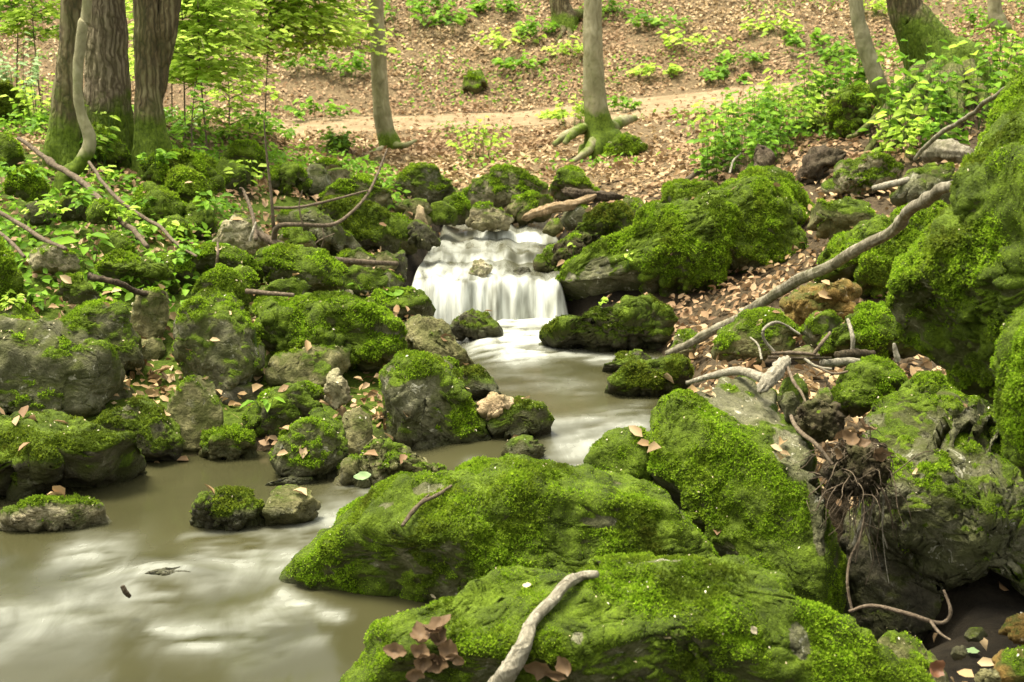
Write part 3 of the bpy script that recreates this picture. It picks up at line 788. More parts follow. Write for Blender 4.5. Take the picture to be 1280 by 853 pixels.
def path_c(x):   # centre line and half width of the footpath
    return 12.8 - .10 * np.maximum(x, 0), .55 + .16 * np.clip(x, 0, 3)
def path_mask(x, y):
    c, w = path_c(x)
    return 1 - sstep(.8, 1.5, np.abs(y - c) / w)

_ys = np.concatenate([np.arange(1.9, 9, .02), np.arange(9, 24, .05)])
def gpix(px, py):
    q = P(np.full(len(_ys), px), np.full(len(_ys), py), _ys[:, None])
    gz = G(q[:, 0], q[:, 1], False)
    k = np.argmax(q[:, 2] < gz)
    return q[k] if q[k, 2] < gz[k] else q[-1]

def axis(core, outer):
    return np.unique(np.round(np.concatenate(core + [outer]), 4))
xs = axis([np.arange(-3.6, 3.6, .035), np.arange(-8, 8, .09)], np.concatenate([-np.geomspace(8, 90, 24), np.geomspace(8, 90, 24)]))
ysg = axis([np.arange(1.2, 9.5, .04), np.arange(9.5, 19, .07)], np.concatenate([np.geomspace(19, 90, 26), 1.2 - np.geomspace(.05, 60, 26)]))
XX, YY = np.meshgrid(xs, ysg)
gz = G(XX.ravel(), YY.ravel())
nx, ny = len(xs), len(ysg)
ii = (np.arange(ny - 1)[:, None] * nx + np.arange(nx - 1)[None, :]).ravel()
gF = np.stack([ii, ii + 1, ii + nx + 1, ii + nx], -1)
litter = (1 - sstep(3.9, 3.5, YY.ravel()) * (XX.ravel() > 0)) * np.clip(sstep(8.0, 8.8, YY.ravel()) + .35 * (np.abs(XX.ravel()) > .6), 0, 1)
gp = np.stack([XX.ravel(), YY.ravel(), gz], -1)
gm = np.clip(.9 - .10 * np.maximum(YY.ravel() - 4, 0), 0, .75) * sstep(.9, 1.6, stream_d(XX.ravel(), YY.ravel())[0])
gm = gm * (gp[:, 0] < .2)
tag(link('ground', make_mesh('ground', gp, gF, M_GROUND, attrs={'litter': litter, 'moss': gm})), kind='structure')
# footpath: its own sheet a little above the ground
px_ = np.arange(-9, 9, .06); pv_ = np.linspace(-1, 1, 13)
PXX, PVV = np.meshgrid(px_, pv_)
pc, pw = path_c(PXX)
wob = .12 * fbm(np.stack([PXX.ravel() * .9, np.sign(PVV.ravel()) * 3, 0 * PXX.ravel()], -1), 3).reshape(PXX.shape)
PYY = pc + PVV * (pw + wob)
pz = G(PXX.ravel(), PYY.ravel()) + .012 - .03 * (np.abs(PVV.ravel()) > .95)
npx = len(px_)
ii = (np.arange(12)[:, None] * npx + np.arange(npx - 1)[None, :]).ravel()
tag(link('path', make_mesh('path', np.stack([PXX.ravel(), PYY.ravel(), pz], -1), np.stack([ii, ii + 1, ii + npx + 1, ii + npx], -1), M_PATH)), kind='structure')

# ---------------------------------------------------------------- rocks
SURF = []          # (V world, normals, moss, bbox px, obj)
def inside_r(poly2, n=256):
    c = poly2.mean(0)
    # area centroid
    x, y = poly2[:, 0], poly2[:, 1]; x1, y1 = np.roll(x, -1), np.roll(y, -1)
    cr = x * y1 - x1 * y; A = cr.sum() / 2
    if abs(A) > 1e-9: c = np.array([((x + x1) * cr).sum(), ((y + y1) * cr).sum()]) / (6 * A)
    th = np.linspace(-np.pi, np.pi, n, endpoint=False)
    d = np.stack([np.cos(th), np.sin(th)], -1)
    best = np.full(n, 1e-4)
    for a, b in zip(poly2 - c, np.roll(poly2, -1, 0) - c):
        e = b - a; den = d[:, 0] * e[1] - d[:, 1] * e[0]
        den = np.where(np.abs(den) < 1e-12, 1e-12, den)
        t = (a[0] * e[1] - a[1] * e[0]) / den
        u = (a[0] * d[:, 1] - a[1] * d[:, 0]) / den
        ok = (t > 0) & (u >= -1e-6) & (u <= 1 + 1e-6)
        best = np.where(ok & (t > best), t, best)
    k = np.array([.25, .5, .25])
    best = np.convolve(np.concatenate([best[-1:], best, best[:1]]), k, 'valid')
    return c, best

def build_rock(idx, nm, label, pts, Y, moss, col, o):
    rg = np.random.default_rng(100 + idx)
    tilt = math.radians(o.get('tilt', 30)); rough = o.get('rough', 1.0)
    cx = (pts[:, 0].min() + pts[:, 0].max()) / 2
    by = pts[:, 1].max()
    if Y is None: Y = gpix(cx, by)[1]
    if o.get('wz') in (.01, .0, .05, .06, .07, .10, .11) and nm != 'boulder' and col != 'earth': Y = float(Pz(np.array([cx]), np.array([by - 5.0]), np.array([o['wz'] - .01]))[0, 1])
    A = P(cx, by, Y)
    az = A[:2] / np.linalg.norm(A[:2])
    fw = np.array([az[0], az[1], 0]); e1 = np.array([az[1], -az[0], 0]); up = np.array([0, 0, 1.0])
    e2 = fw * math.sin(tilt) + up * math.cos(tilt); e3 = np.cross(e1, e2)
    def to_plane(pp):
        d = ray(pp[:, 0], pp[:, 1]); t = ((A - CAM) @ e3) / (d @ e3)
        q = CAM + d * t[:, None] - A
        return np.stack([q @ e1, q @ e2], -1)
    K = o.get('cuts', 11)
    ndir = rg.normal(size=(K, 3)); ndir[:, 2] = np.abs(ndir[:, 2]) * .9 + .1; ndir[K // 2:, :2] *= 1.4
    ndir /= np.linalg.norm(ndir, axis=1)[:, None]; fr = rg.uniform(.60, .88, K)
    ndir[0] = [rg.uniform(-.3, .3), rg.uniform(-.35, .25), 1]; fr[0] = rg.uniform(.48, .68)
    ndir[1] = [rg.uniform(-.7, .7), rg.uniform(.5, .9), .6]; fr[1] = rg.uniform(.6, .8)
    for j_, pl in enumerate(o.get('planes', [])): ndir[j_] = pl[:3]; fr[j_] = pl[3]
    ndir /= np.linalg.norm(ndir, axis=1)[:, None]
    th_k = o.get('thick', .42)
    def shape(D, poly2):
        c, r = inside_r(poly2)
        th = np.arctan2(D[:, 1], D[:, 0]); rr = np.interp(th, np.linspace(-np.pi, np.pi, 257), np.append(r, r[0]))
        rho = np.hypot(D[:, 0], D[:, 1])
        w = np.ptp(poly2[:, 0]); h = np.ptp(poly2[:, 1]); t = th_k * (min(w, h) * .7 + max(w, h) * .3)
        f = np.where(rho > 1e-6, rho ** o.get('e', .66) / np.maximum(rho, 1e-6), 1)
        v = np.stack([D[:, 0] * f * rr, D[:, 1] * f * rr, np.sign(D[:, 2]) * np.abs(D[:, 2]) ** .8 * t], -1)
        S = np.array([w / 2, h / 2, t])
        u = v / S
        for n_, f_ in zip(ndir, fr):
            s = u @ n_; mx = s.max() * f_
            u = u - np.maximum(s - mx, 0)[:, None] * n_ * .99
        v = u * S
        v[:, :2] += c
        return v
    tb = np.array([pts[:, 0].min(), pts[:, 0].max(), pts[:, 1].min(), pts[:, 1].max()])
    c0, tr = inside_r(pts, 96)
    tha = np.linspace(-np.pi, np.pi, 96, endpoint=False)
    cr = tr.copy(); D0, _ = ico(4)
    for it in range(6):
        P2 = c0 + np.stack([np.cos(tha), np.sin(tha)], -1) * cr[:, None]
        v = shape(D0, to_plane(P2))
        qx, qy = proj(A + v[:, :1] * e1 + v[:, 1:2] * e2 + v[:, 2:] * e3)
        an = np.arctan2(qy - c0[1], qx - c0[0]); rr_ = np.hypot(qx - c0[0], qy - c0[1])
        bi = ((an + np.pi) / (2 * np.pi) * 96 + .5).astype(int) % 96
        got = np.zeros(96); np.maximum.at(got, bi, rr_)
        got = np.where(got < 1e-6, np.nan, got)
        ratio = np.where(np.isnan(got), 1, tr / got)
        ratio = np.convolve(np.concatenate([ratio[-1:], ratio, ratio[:1]]), [.2, .6, .2], 'valid')
        cr = np.clip(cr * np.clip(ratio, .75, 1.3) ** .8, tr * .35, tr * 1.7)
    P2 = c0 + np.stack([np.cos(tha), np.sin(tha)], -1) * cr[:, None]
    wpx = min(tb[1], 1280) - max(tb[0], 0)
    s = o.get('s') or (5 if wpx > 60 else 4)
    D, Fc = ico(s)
    off = rg.uniform(-50, 50, 3)
    for pas in range(3):
        v = shape(D, to_plane(P2))
        V = A + v[:, :1] * e1 + v[:, 1:2] * e2 + v[:, 2:] * e3
        size = math.sqrt(np.ptp(v[:, 0]) * np.ptp(v[:, 1]))
        nr, _ = vnormals(V, Fc)
        q = V + off
        amp = .07 * min(size, .42 + .08 * size) * rough
        tb_ = fbm(q / size * 3.4 + 7, 3) * 5
        terr = (np.floor(tb_) + sstep(.3, .7, tb_ - np.floor(tb_))) / 5
        disp = amp * (fbm(q / size * 1.7, 3) * .6 + .35 * fbm(q / size * 4.2, 3, .5, True) - .1 + (.55 + .5 * (rough > 1.4)) * o.get('blk', 1) * terr)
        fade = 1.0
        V = V + nr * disp[:, None]
        if s >= 5:
            nr, _ = vnormals(V, Fc)
            V = V + nr * (.016 * rough * min(1, size / .35) * fbm(q * 14, 4 if s >= 6 else 3, .55, True))[:, None]
        if pas == 2 or s < 5: break
        qx, qy = proj(V); an = np.arctan2(qy - c0[1], qx - c0[0]); rr_ = np.hypot(qx - c0[0], qy - c0[1])
        got = np.zeros(96); np.maximum.at(got, ((an + np.pi) / (2 * np.pi) * 96 + .5).astype(int) % 96, rr_)
        ratio = np.where(got > 1e-6, (tr - .003 * F / Y * (moss > .5)) / np.maximum(got, 1e-6), 1)
        ratio = np.convolve(np.concatenate([ratio[-1:], ratio, ratio[:1]]), [.2, .6, .2], 'valid')
        cr = np.clip(cr * np.clip(ratio, .7, 1.3) ** .9, tr * .3, tr * 1.8)
        P2 = c0 + np.stack([np.cos(tha), np.sin(tha)], -1) * cr[:, None]
    if o.get('bd'):
        nr, _ = vnormals(V, Fc)
        V = V + nr * (.006 * fbm(q * np.array([38, 38, 20]), 4, .6) + .008 * fbm(q * 95, 2))[:, None]
    nr, _ = vnormals(V, Fc)
    # moss cover
    mn = .36 * fbm(q / min(size, .5) * 2.6, 4) + .30 * fbm(q * 15, 3)
    thr = 1.12 - 1.5 * moss
    m = sstep(-.12, .14, nr[:, 2] * .85 + mn - thr) if moss > 0 else np.zeros(len(V))
    px, py = proj(V); dist = np.linalg.norm(V - CAM, axis=1)
    cosv = ((CAM - V) * nr).sum(1) / dist
    film_k = np.ones(len(V))
    for (bx, by_, rx, ry) in o.get('bare', []):
        dd = (px - bx) ** 2 + (py - by_) ** 2; dd[cosv < 0] += 1e6
        C = V[dd.argmin()]; k = dist[dd.argmin()] / F
        dv = V - C
        rad = np.sqrt((dv[:, 0] / (rx * k)) ** 2 + ((dv[:, 1] ** 2 + dv[:, 2] ** 2) / (ry * k * 1.6) ** 2))
        bk = sstep(.55, 1.15, rad + .9 * mn); m = m * bk; film_k = film_k * (.15 + .85 * bk)
    film = sstep(-.55, .35, nr[:, 2] * .8 + 1.3 * mn - thr + .25) * (moss > 0) * film_k
    wz = o.get('wz')
    wet = np.zeros(len(V))
    if wz is not None:
        m = m * sstep(wz + .01, wz + .06, V[:, 2] + .05 * mn); wet = 1 - sstep(wz + .015, wz + .05, V[:, 2] + .03 * mn)
    if o.get('wet'): wet[:] = 1
    # soft cushions where the moss is thick
    lump = fbm(q * 19, 3, .55)
    cush = m * (.006 + .006 * lump + (.004 * fbm(q * 45, 2) if s >= 6 else 0)) * (1.9 if o.get('lush') else 1) * min(1, size / .3)
    V = V + nr * cush[:, None]
    nr, fn = vnormals(V, Fc)
    org = np.array([A[0], A[1], V[:, 2].min()])
    ob = link(nm, make_mesh(nm, V, Fc, ROCKM[col], attrs={'moss': m, 'wet': wet, 'film': film}, origin=org), loc=org)
    tag(ob, label, 'clod' if nm == 'clod' else nm, None if nm == 'clod' else 'mossy rocks along the stream')
    px, py = proj(V)
    SURF.append((V, nr, m, (px.min(), px.max(), py.min(), py.max()), px, py, ob, label))
    # moss sprigs: a fur of tiny leafy shoots
    if moss > .04:
        ar = np.linalg.norm(fn, axis=1) / 2
        fm = m[Fc].mean(1); fc = V[Fc].mean(1); fnn = fn / (2 * ar[:, None] + 1e-12)
        fd = np.linalg.norm(fc - CAM, axis=1)
        cv = ((CAM - fc) * fnn).sum(1) / fd
        fpx, fpy = proj(fc)
        vis = sstep(-.35, .05, cv) * ((fpx > -150) & (fpx < 1430) & (fpy < 960))
        L = .0022 + .00075 * fd.mean()
        if o.get('lush'): L *= 1.15
        w = ar * sstep(.3, .75, fm) * vis * (.35 + .65 * sstep(-.35, .1, fbm((fc + off) * 6.5, 3)))
        n = int(min(90000, w.sum() / (L * .80) ** 2))
        if n > 150:
            k = rg.choice(len(w), n, p=w / w.sum())
            b = rg.dirichlet((1, 1, 1), n)
            p0 = (V[Fc[k]] * b[:, :, None]).sum(1); nn = fnn[k]
            grow = nn * .75 + rg.normal(size=(n, 3)) * .28
            grow[:, 2] += (-.35 if o.get('hang') else .3)
            Lk = L * rg.uniform(.55, 1.25, n) * (.75 + .5 * sstep(.4, .9, m[Fc[k]].mean(1)))
            Lk = Lk * (.42 + .85 * sstep(-.35, .35, fbm((p0 + off) * 6.5, 3)))
            VV = [p0 - nn * L * .2]; nl = 3
            for j in range(nl):
                d = grow + rg.normal(size=(n, 3)) * .62
                d /= np.linalg.norm(d, axis=1)[:, None]
                sd = np.cross(d, rg.normal(size=(n, 3))); sd /= np.linalg.norm(sd, axis=1)[:, None]
                wd = (Lk * rg.uniform(.17, .28, n))[:, None]
                mid = p0 + d * Lk[:, None] * .5
                VV += [mid + sd * wd, p0 + d * Lk[:, None], mid - sd * wd]
            SV = np.stack(VV, 1).reshape(-1, 3); st = 1 + 3 * nl
            kk = np.arange(n)[:, None] * st
            SF = np.vstack([kk + np.array([[0, 1 + 3 * j, 2 + 3 * j, 3 + 3 * j]]) for j in range(nl)])
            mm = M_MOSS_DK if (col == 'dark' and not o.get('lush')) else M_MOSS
            link('moss', make_mesh('moss', SV, SF, mm, smooth=False, origin=org), parent=ob)['kind'] = 'stuff'
    return ob

ROCKOBJ = []
for i, (nm, lb, pts, Y, moss, col, o) in enumerate(RK):
    ROCKOBJ.append(build_rock(i, nm, lb, pts, Y, moss, col, o))

def hit(px, py, r=4):
    """the first surface met through a spot: a rock, else the ground"""
    best = None
    for V, nr, m, bb, qx, qy, ob, lb in SURF:
        if px < bb[0] - r or px > bb[1] + r or py < bb[2] - r or py > bb[3] + r: continue
        k = np.nonzero((np.abs(qx - px) < r) & (np.abs(qy - py) < r))[0]
        if len(k) == 0: continue
        j = k[V[k, 1].argmin()]
        if best is None or V[j, 1] < best[0][1]: best = (V[j], nr[j])
    gq = gpix(px, py)
    if best is None or gq[1] < best[0][1] - .02:
        return gq, np.array([0, 0, 1.0])
    return best
# ---------------------------------------------------------------- water
def W_level(x, y):
    """surface height of the pools below the waterfall"""
    t = sstep(3.95, 4.65, y + .35 * (x + .2) * 0) * sstep(-.45, -.05, x)
    return .065 * t + .035 * sstep(5.0, 6.5, y) * t

STROKES = [  # px polyline, half width px, strength: foam carried by the current
    ([(470, 596), (425, 640), (385, 668), (330, 684), (270, 692)], 15, .55),
    ([(440, 650), (400, 690), (330, 708), (250, 700)], 13, .45),
    ([(95, 690), (125, 705), (165, 725), (215, 738)], 14, .65),
    ([(130, 690), (150, 720), (205, 735)], 16, .4),
    ([(180, 738), (240, 735), (290, 722)], 10, .5),
    ([(345, 758), (300, 775), (235, 785), (200, 790)], 10, .62),
    ([(365, 770), (310, 795), (270, 805), (230, 800)], 10, .55),
    ([(0, 772), (50, 766), (110, 755)], 17, .45), ([(0, 800), (70, 780), (150, 765)], 22, .28),
    ([(350, 742), (400, 765), (425, 772)], 5, .8), ([(300, 830), (360, 812), (400, 800)], 6, .25),
    ([(590, 408), (640, 405), (690, 402)], 14, 1.0), ([(620, 418), (655, 425), (700, 418)], 15, 1.0),
    ([(610, 430), (640, 440), (675, 438)], 13, .8), ([(560, 400), (600, 398), (700, 395)], 10, .9),
    ([(700, 440), (760, 446), (850, 452)], 6, .5), ([(610, 455), (660, 470), (720, 475)], 16, .16),
    ([(800, 518), (745, 528), (690, 535)], 8, .38), ([(790, 535), (740, 550), (690, 565), (660, 585)], 14, .55),
    ([(700, 560), (720, 580)], 14, .5), ([(590, 572), (620, 580), (700, 582)], 6, .4), ([(230, 672), (330, 668)], 4, .4),
]
def foam_field(V):
    f = np.zeros(len(V))
    for pl, hw, s in STROKES:
        pts = spline(pl, 40)
        zc = .09 if pl[0][1] < 470 else (.05 if pl[0][1] < 590 else 0.0)
        w = Pz(pts[:, 0], pts[:, 1], np.full(40, zc))
        d2 = np.full(len(V), 1e9)
        for q in w:
            k = hw * q[1] / F * 1.5
            d2 = np.minimum(d2, ((V[:, 0] - q[0]) ** 2 + ((V[:, 1] - q[1]) * .42) ** 2) / k ** 2)
        n = fbm(np.stack([V[:, 0] * 5 + V[:, 1] * 3, V[:, 1] * 10 - V[:, 0] * 3, 0 * V[:, 0] + 3.3], -1) + .5 * fbm(V * 4, 2)[:, None], 4)
        f = np.maximum(f, s * (1.25 if pl[0][1] < 445 else .72) * np.exp(-d2 * .6) * np.clip(.6 + .85 * n, 0, 1.15))
    return np.clip(f, 0, 1)

wx = np.arange(-3.4, 1.7, .02); wy = np.concatenate([np.arange(1.5, 4.9, .02), np.arange(4.9, 6.62, .025)])
WX, WY = np.meshgrid(wx, wy); wp = np.stack([WX.ravel(), WY.ravel(), 0 * WX.ravel()], -1)
wp[:, 2] = W_level(wp[:, 0], wp[:, 1])
fo = foam_field(wp)
wp[:, 2] += .004 * fbm(wp * np.array([3, 2, 1]), 3) + .008 * fo * (1 + fbm(wp * 6, 2))
hmp = Pz(np.array([210.]), np.array([722.]), np.array([0.]))[0]
wp[:, 2] += .030 * np.exp(-(((wp[:, 0] - hmp[0]) / .11) ** 2 + ((wp[:, 1] - hmp[1]) / .10) ** 2))
nwx = len(wx); ii = (np.arange(len(wy) - 1)[:, None] * nwx + np.arange(nwx - 1)[None, :]).ravel()
ii = ii[~((wp[ii, 0] > .30) & (wp[ii, 1] < 3.9))]
tag(link('stream_water', make_mesh('stream_water', wp, np.stack([ii, ii + 1, ii + nwx + 1, ii + nwx], -1), M_WATER, attrs={'foam': fo, 'fall': 0 * fo})), kind='structure')

# cascade: one sheet that runs level, tips over three lips and falls
u = np.linspace(-.52, .40, 260)
prof = []   # (Y, z, fall)
nu = len(u)
l1 = 6.60 + .035 * np.sin(u * 9 + 1) + .05 * fbm(np.stack([u * 7, 0 * u, 0 * u], -1), 2)          # main lip
z1 = .285 + .022 * fbm(np.stack([u * 9, 0 * u + 5, 0 * u], -1), 2)
left = sstep(.02, -.16, u)                                                                   # the left half starts its drop higher
l2 = 7.02 + .06 * np.sin(u * 6) + .05 * fbm(np.stack([u * 8, 0 * u + 9, 0 * u], -1), 2)
l3 = 7.42 + .10 * np.sin(u * 7 + 2) + .06 * fbm(np.stack([u * 8, 0 * u + 19, 0 * u], -1), 2)
rl = np.clip(sstep(-.12, -.22, u) + sstep(.12, .2, u), 0, 1)      # the top step only spills in the middle
rows = []; fall = []
def row(Yr, zr, fr): rows.append(np.stack([u, Yr + 0 * u, zr + 0 * u], -1)); fall.append(fr + 0 * u)
strand = .3 + .5 * fbm(np.stack([u * 34, 0 * u, 0 * u], -1), 3)
fan = fbm(np.stack([u * 8.5, 0 * u + 31, 0 * u], -1), 2)          # the fall splits into rounded fans
for t in np.linspace(0, 1, 16):        # main curtain, bottom to top: an overhanging arc
    row(l1 - (.10 + .13 * fan) * (1 - t) ** .75 * (1 + .2 * strand) - .03 * (1 - t) * left, .07 + (z1 - .07 + .02 * fan * t) * (1 - (1 - t) ** (2.1 - .8 * fan)), 1.0 - .45 * sstep(.7, 1, t))
for t in np.linspace(.05, 1, 14):      # pool or sloping chute behind the lip
    row(l1 + (l2 - l1) * t, z1 + .004 + (.016 + .012 * left) * t, .62 * left * (1 - .5 * t) + .30 * (1 - t))
for t in np.linspace(.1, 1, 8):       # second lip
    row(l2 + (.05 + .14 * left) * t, z1 + .02 + .012 * left + (.045 - .02 * left) * sstep(0, 1, t), (.30 + .35 * left) * (1 - .6 * t))
for t in np.linspace(.05, 1, 12):
    row(l2 + .05 + .14 * left + (l3 - l2 - .02 - .14 * left) * t, z1 + .065 + .004 * left + .012 * t, .30 * left + .10)
for t in np.linspace(.1, 1, 8):
    row(l3 + .03 + (.04 + .22 * rl) * t, z1 + .078 + .040 * sstep(0, 1, t), .95 * (1 - rl) * (1 - .5 * sstep(.7, 1, t)) + .22)
for t in np.linspace(.04, 1, 20):
    row(l3 + .07 + .22 * rl + (.95 - .22 * rl) * t, z1 + .118 + .05 * t + .010 * np.sin(u * 13 + t * 5) * (1 - t), .22 * (1 - t) + .10 * np.clip(fbm(np.stack([u * 5, 0 * u + t * 3, 0 * u], -1), 2) * 2, 0, 1))
cv = np.stack(rows, 0); nr_ = len(rows)
fl = np.stack(fall, 0)
fl = fl * np.clip(.82 + .8 * fbm(np.stack([np.broadcast_to(u * 16, fl.shape).ravel(), (np.arange(nr_)[:, None] * .08 + 0 * fl).ravel(), 0 * fl.ravel()], -1), 3).reshape(fl.shape), .1, 1.15)
# the sheet sinks beneath the banks at both sides
tt = np.linspace(0, 1, nr_)[:, None]
lx = -.50 + .08 * sstep(.25, .8, tt); rx = .265 + .05 * sstep(.2, .4, tt) * (1 - sstep(.55, .8, tt)) - .03 * sstep(.6, 1, tt)
edge = np.maximum(sstep(.05, -.02, u[None, :] - lx), sstep(.05, -.02, rx - u[None, :]))
cv[..., 2] -= .22 * edge
cv[..., 2] += .006 * fbm((cv * np.array([10, 4, 1])).reshape(-1, 3), 2).reshape(nr_, nu)
ii = (np.arange(nr_ - 1)[:, None] * nu + np.arange(nu - 1)[None, :]).ravel()
tag(link('waterfall', make_mesh('waterfall', cv.reshape(-1, 3), np.stack([ii, ii + 1, ii + nu + 1, ii + nu], -1), M_WATER,
    attrs={'foam': (fl * .35).ravel(), 'fall': np.clip(fl, 0, 1).ravel()})), kind='structure')
# ---------------------------------------------------------------- trees
def empty(name, loc):
    o = bpy.data.objects.new(name, None); COL.objects.link(o); o.location = [float(v) for v in loc]; o.empty_display_size = .1
    return o

def Yof(px, py, lift=.02):
    h = hit(px, py); return h[0][1] - lift

def part_tube(name, parent, pts, rad, mat, sides=10, rough=.12, seed=0, moss=None, ridges=None):
    V, Fs = tube_geo(pts, rad, sides, rough, seed, ridges)
    org = np.array(parent.location) if parent is not None else np.array(pts[0])
    at = {'moss': moss(V) if moss else np.zeros(len(V))}
    return link(name, make_mesh(name, V, Fs, mat, attrs=at, origin=org), parent=parent, loc=None if parent is not None else org)

def trunk_path(seg, Y, top=5.5):
    k = Y / F
    pts = [P(x, y, Y) for x, y, w in seg]; rad = [w * k / 2 for x, y, w in seg]
    pts.insert(0, pts[0] + np.array([0, 0, -.25])); rad.insert(0, rad[0] * 1.25)
    d = pts[-1] - pts[-2]; d = d / np.linalg.norm(d); d = d * .5 + np.array([0, 0, .5]); d /= np.linalg.norm(d)
    while pts[-1][2] < top:
        pts.append(pts[-1] + d * .9 + RNG.normal(size=3) * .04); rad.append(rad[-1] * .96)
    pts = np.array(pts); n = 150
    return spline(pts, n), np.interp(np.linspace(0, len(rad) - 1, n), np.arange(len(rad)), rad)

def tree(name, label, seg, Y, mat, ridges=0, mossh=.35, sides=48, roots=(), forks=()):
    if Y is None: Y = gpix(seg[0][0], seg[0][1])[1]
    b = P(seg[0][0], seg[0][1], Y)
    t = tag(empty(name, b), label, 'tree', 'trees beside the stream')
    pts, rad = trunk_path(seg, Y)
    zb = b[2]; sd = RNG.uniform(0, 9)
    def ms(V):
        return np.clip(1.0 - (V[:, 2] - zb) / mossh, 0, 1) * .85 + .1
    def rdg(th, t_, base):
        h = np.maximum(base[..., 2] - zb, 0)
        fl = 1 + .16 * np.exp(-h / .13) * (np.sin(th * 4 + sd) + .6 * np.sin(th * 7 + sd * 2))
        if ridges:
            w = 1.5 * np.sin(h * 9 + th * 2) + 2.0 * np.sin(h * 3.3 + th)
            fl = fl * (1 + ridges * np.abs(np.sin(th * 11 + w)) - ridges * .5)
        return fl
    part_tube('trunk', t, pts, rad, mat, sides, .10, sd, ms, rdg)
    for fseg, fm in forks:
        p2, r2 = trunk_path(fseg, Y + .03)
        part_tube('trunk', t, p2, r2, fm, 28, .2, sd + 2, ms)
    for rp in roots:
        q = np.array([P(x, y, (yy if yy else Y)) for x, y, yy, w in rp]); rw = np.array([w * Y / F / 2 for *_, w in rp])
        n = 30; part_tube('root', t, spline(q, n), np.interp(np.linspace(0, 1, n), np.linspace(0, 1, len(rw)), rw), mat, 10, .25, sd, lambda V: np.full(len(V), .45))
    return t

tree('tree', 'thick furrowed trunk, the straightest and widest of the cluster', [(138, 182, 64), (136, 150, 55), (134, 110, 51), (132, 60, 49), (131, 0, 47)], 7.3, M_BARK, .10)
tree('tree', 'mossy trunk with a flared base beside the thin crooked stem', [(80, 210, 52), (81, 170, 43), (84, 120, 35), (88, 60, 28), (91, 0, 27)], 7.0, M_BARKD, .05, .5)
tree('tree', 'dark forked trunk with a twisted second stem next to the thick furrowed trunk', [(191, 190, 44), (188, 160, 37), (185, 110, 31), (183, 60, 30), (183, 0, 31)], 7.15, M_BARKD, .05, .3,
     forks=[([(194, 150, 16), (198, 105, 20), (203, 60, 26), (212, 0, 28)], M_BARKD)])
tree('young_tree', 'thin crooked stem bending out from the bank in front of the trunks', [(80, 226, 20), (97, 208, 17), (110, 188, 16), (111, 168, 15), (101, 140, 13), (97, 110, 12), (99, 70, 13), (104, 30, 13), (109, 0, 12)], 6.55, M_BEECH, 0, .25, 20)
T2Y = gpix(487, 186)[1]
t2 = tree('tree', 'slender beech with a bent side bough, standing below the path', [(488, 187, 30), (482, 165, 24), (477, 135, 21), (474, 90, 20), (472, 45, 19), (469, 0, 18)], T2Y, M_BEECH, 0, .25, 32,
     roots=[[(488, 182, 0, 12), (505, 182, T2Y - .15, 8), (520, 176, T2Y - .05, 4)], [(484, 184, 0, 10), (468, 190, T2Y - .2, 6), (455, 194, T2Y - .3, 3)]])
def bough(t, Y, pts, w, mat=M_BEECH):
    q = spline(np.array([P(x, y, Y + dy) for x, y, dy in pts]), 30)
    part_tube('bough', t, q, np.linspace(w, w * .35, 30) * Y / F / 2, mat, 10, .2, 1)
bough(t2, T2Y, [(472, 40, 0), (462, 20, -.05), (445, 15, -.15), (425, 25, -.3), (405, 42, -.5), (375, 60, -.7)], 11)
T3Y = gpix(748, 196)[1]
tree('tree', 'straight beech with spreading mossy root feet beside the path', [(753, 182, 52), (749, 165, 38), (745, 140, 30), (742, 100, 27), (741, 50, 24), (741, 0, 22)], T3Y, M_BEECH, 0, .45, 40,
     roots=[[(748, 168, 0, 18), (735, 188, T3Y - .2, 11), (722, 198, T3Y - .3, 7), (712, 204, T3Y - .35, 4)], [(742, 158, 0, 14), (722, 163, T3Y, 13), (705, 172, T3Y - .1, 11), (692, 181, T3Y - .15, 6)],
            [(735, 158, 0, 12), (715, 168, T3Y - .15, 11), (706, 180, T3Y - .2, 7)], [(762, 160, 0, 18), (778, 152, T3Y + .2, 16), (795, 148, T3Y + .3, 8)], [(758, 175, 0, 18), (770, 190, T3Y - .2, 8)]])
tree('tree', 'thin leaning trunk among the leafy shrubs', [(1104, 130, 24), (1096, 100, 21), (1085, 70, 20), (1077, 40, 19), (1070, 0, 17)], 8.6, M_BEECH, 0, .2, 28)
T5R = [[(1170, 85, 8.5, 26), (1130, 140, 8.2, 16), (1095, 175, 7.9, 9), (1080, 195, 7.8, 6)], [(1150, 85, 8.5, 20), (1110, 135, 8.2, 12), (1075, 165, 7.9, 6), (1060, 172, 7.8, 4)],
       [(1190, 90, 8.4, 26), (1196, 130, 8.0, 18), (1190, 165, 7.7, 12), (1178, 182, 7.6, 7)], [(1178, 95, 8.4, 22), (1160, 140, 8.0, 13), (1130, 172, 7.7, 9), (1100, 188, 7.5, 6)],
       [(1205, 85, 8.5, 24), (1225, 110, 8.2, 14), (1235, 140, 8.0, 8)]]
tree('tree', 'heavy leaning trunk with exposed tangled roots above the shrubs', [(1185, 92, 92), (1168, 68, 66), (1152, 45, 54), (1141, 25, 47), (1130, 0, 42)], 8.7, M_BARKD, .04, .55, 44, roots=T5R)
tree('tree', 'smooth grey young trunk on the far bank by the frame corner', [(1253, 44, 24), (1248, 28, 19), (1243, 0, 17)], 10.4, M_BEECH, 0, .1, 20)
Y7 = gpix(706, 34)[1]
tree('tree', 'tree with bare sprawling roots high on the leafy hillside', [(706, 30, 34), (702, 15, 26), (699, 0, 23)], Y7, M_BARKD, 0, .2, 24,
     roots=[[(712, 20, 0, 18), (728, 18, Y7 + .1, 12), (742, 26, Y7, 5)], [(706, 28, 0, 12), (712, 42, Y7 - .2, 7), (710, 60, Y7 - .4, 4)], [(700, 28, 0, 12), (704, 40, Y7 - .2, 6), (690, 58, Y7 - .4, 3)]])

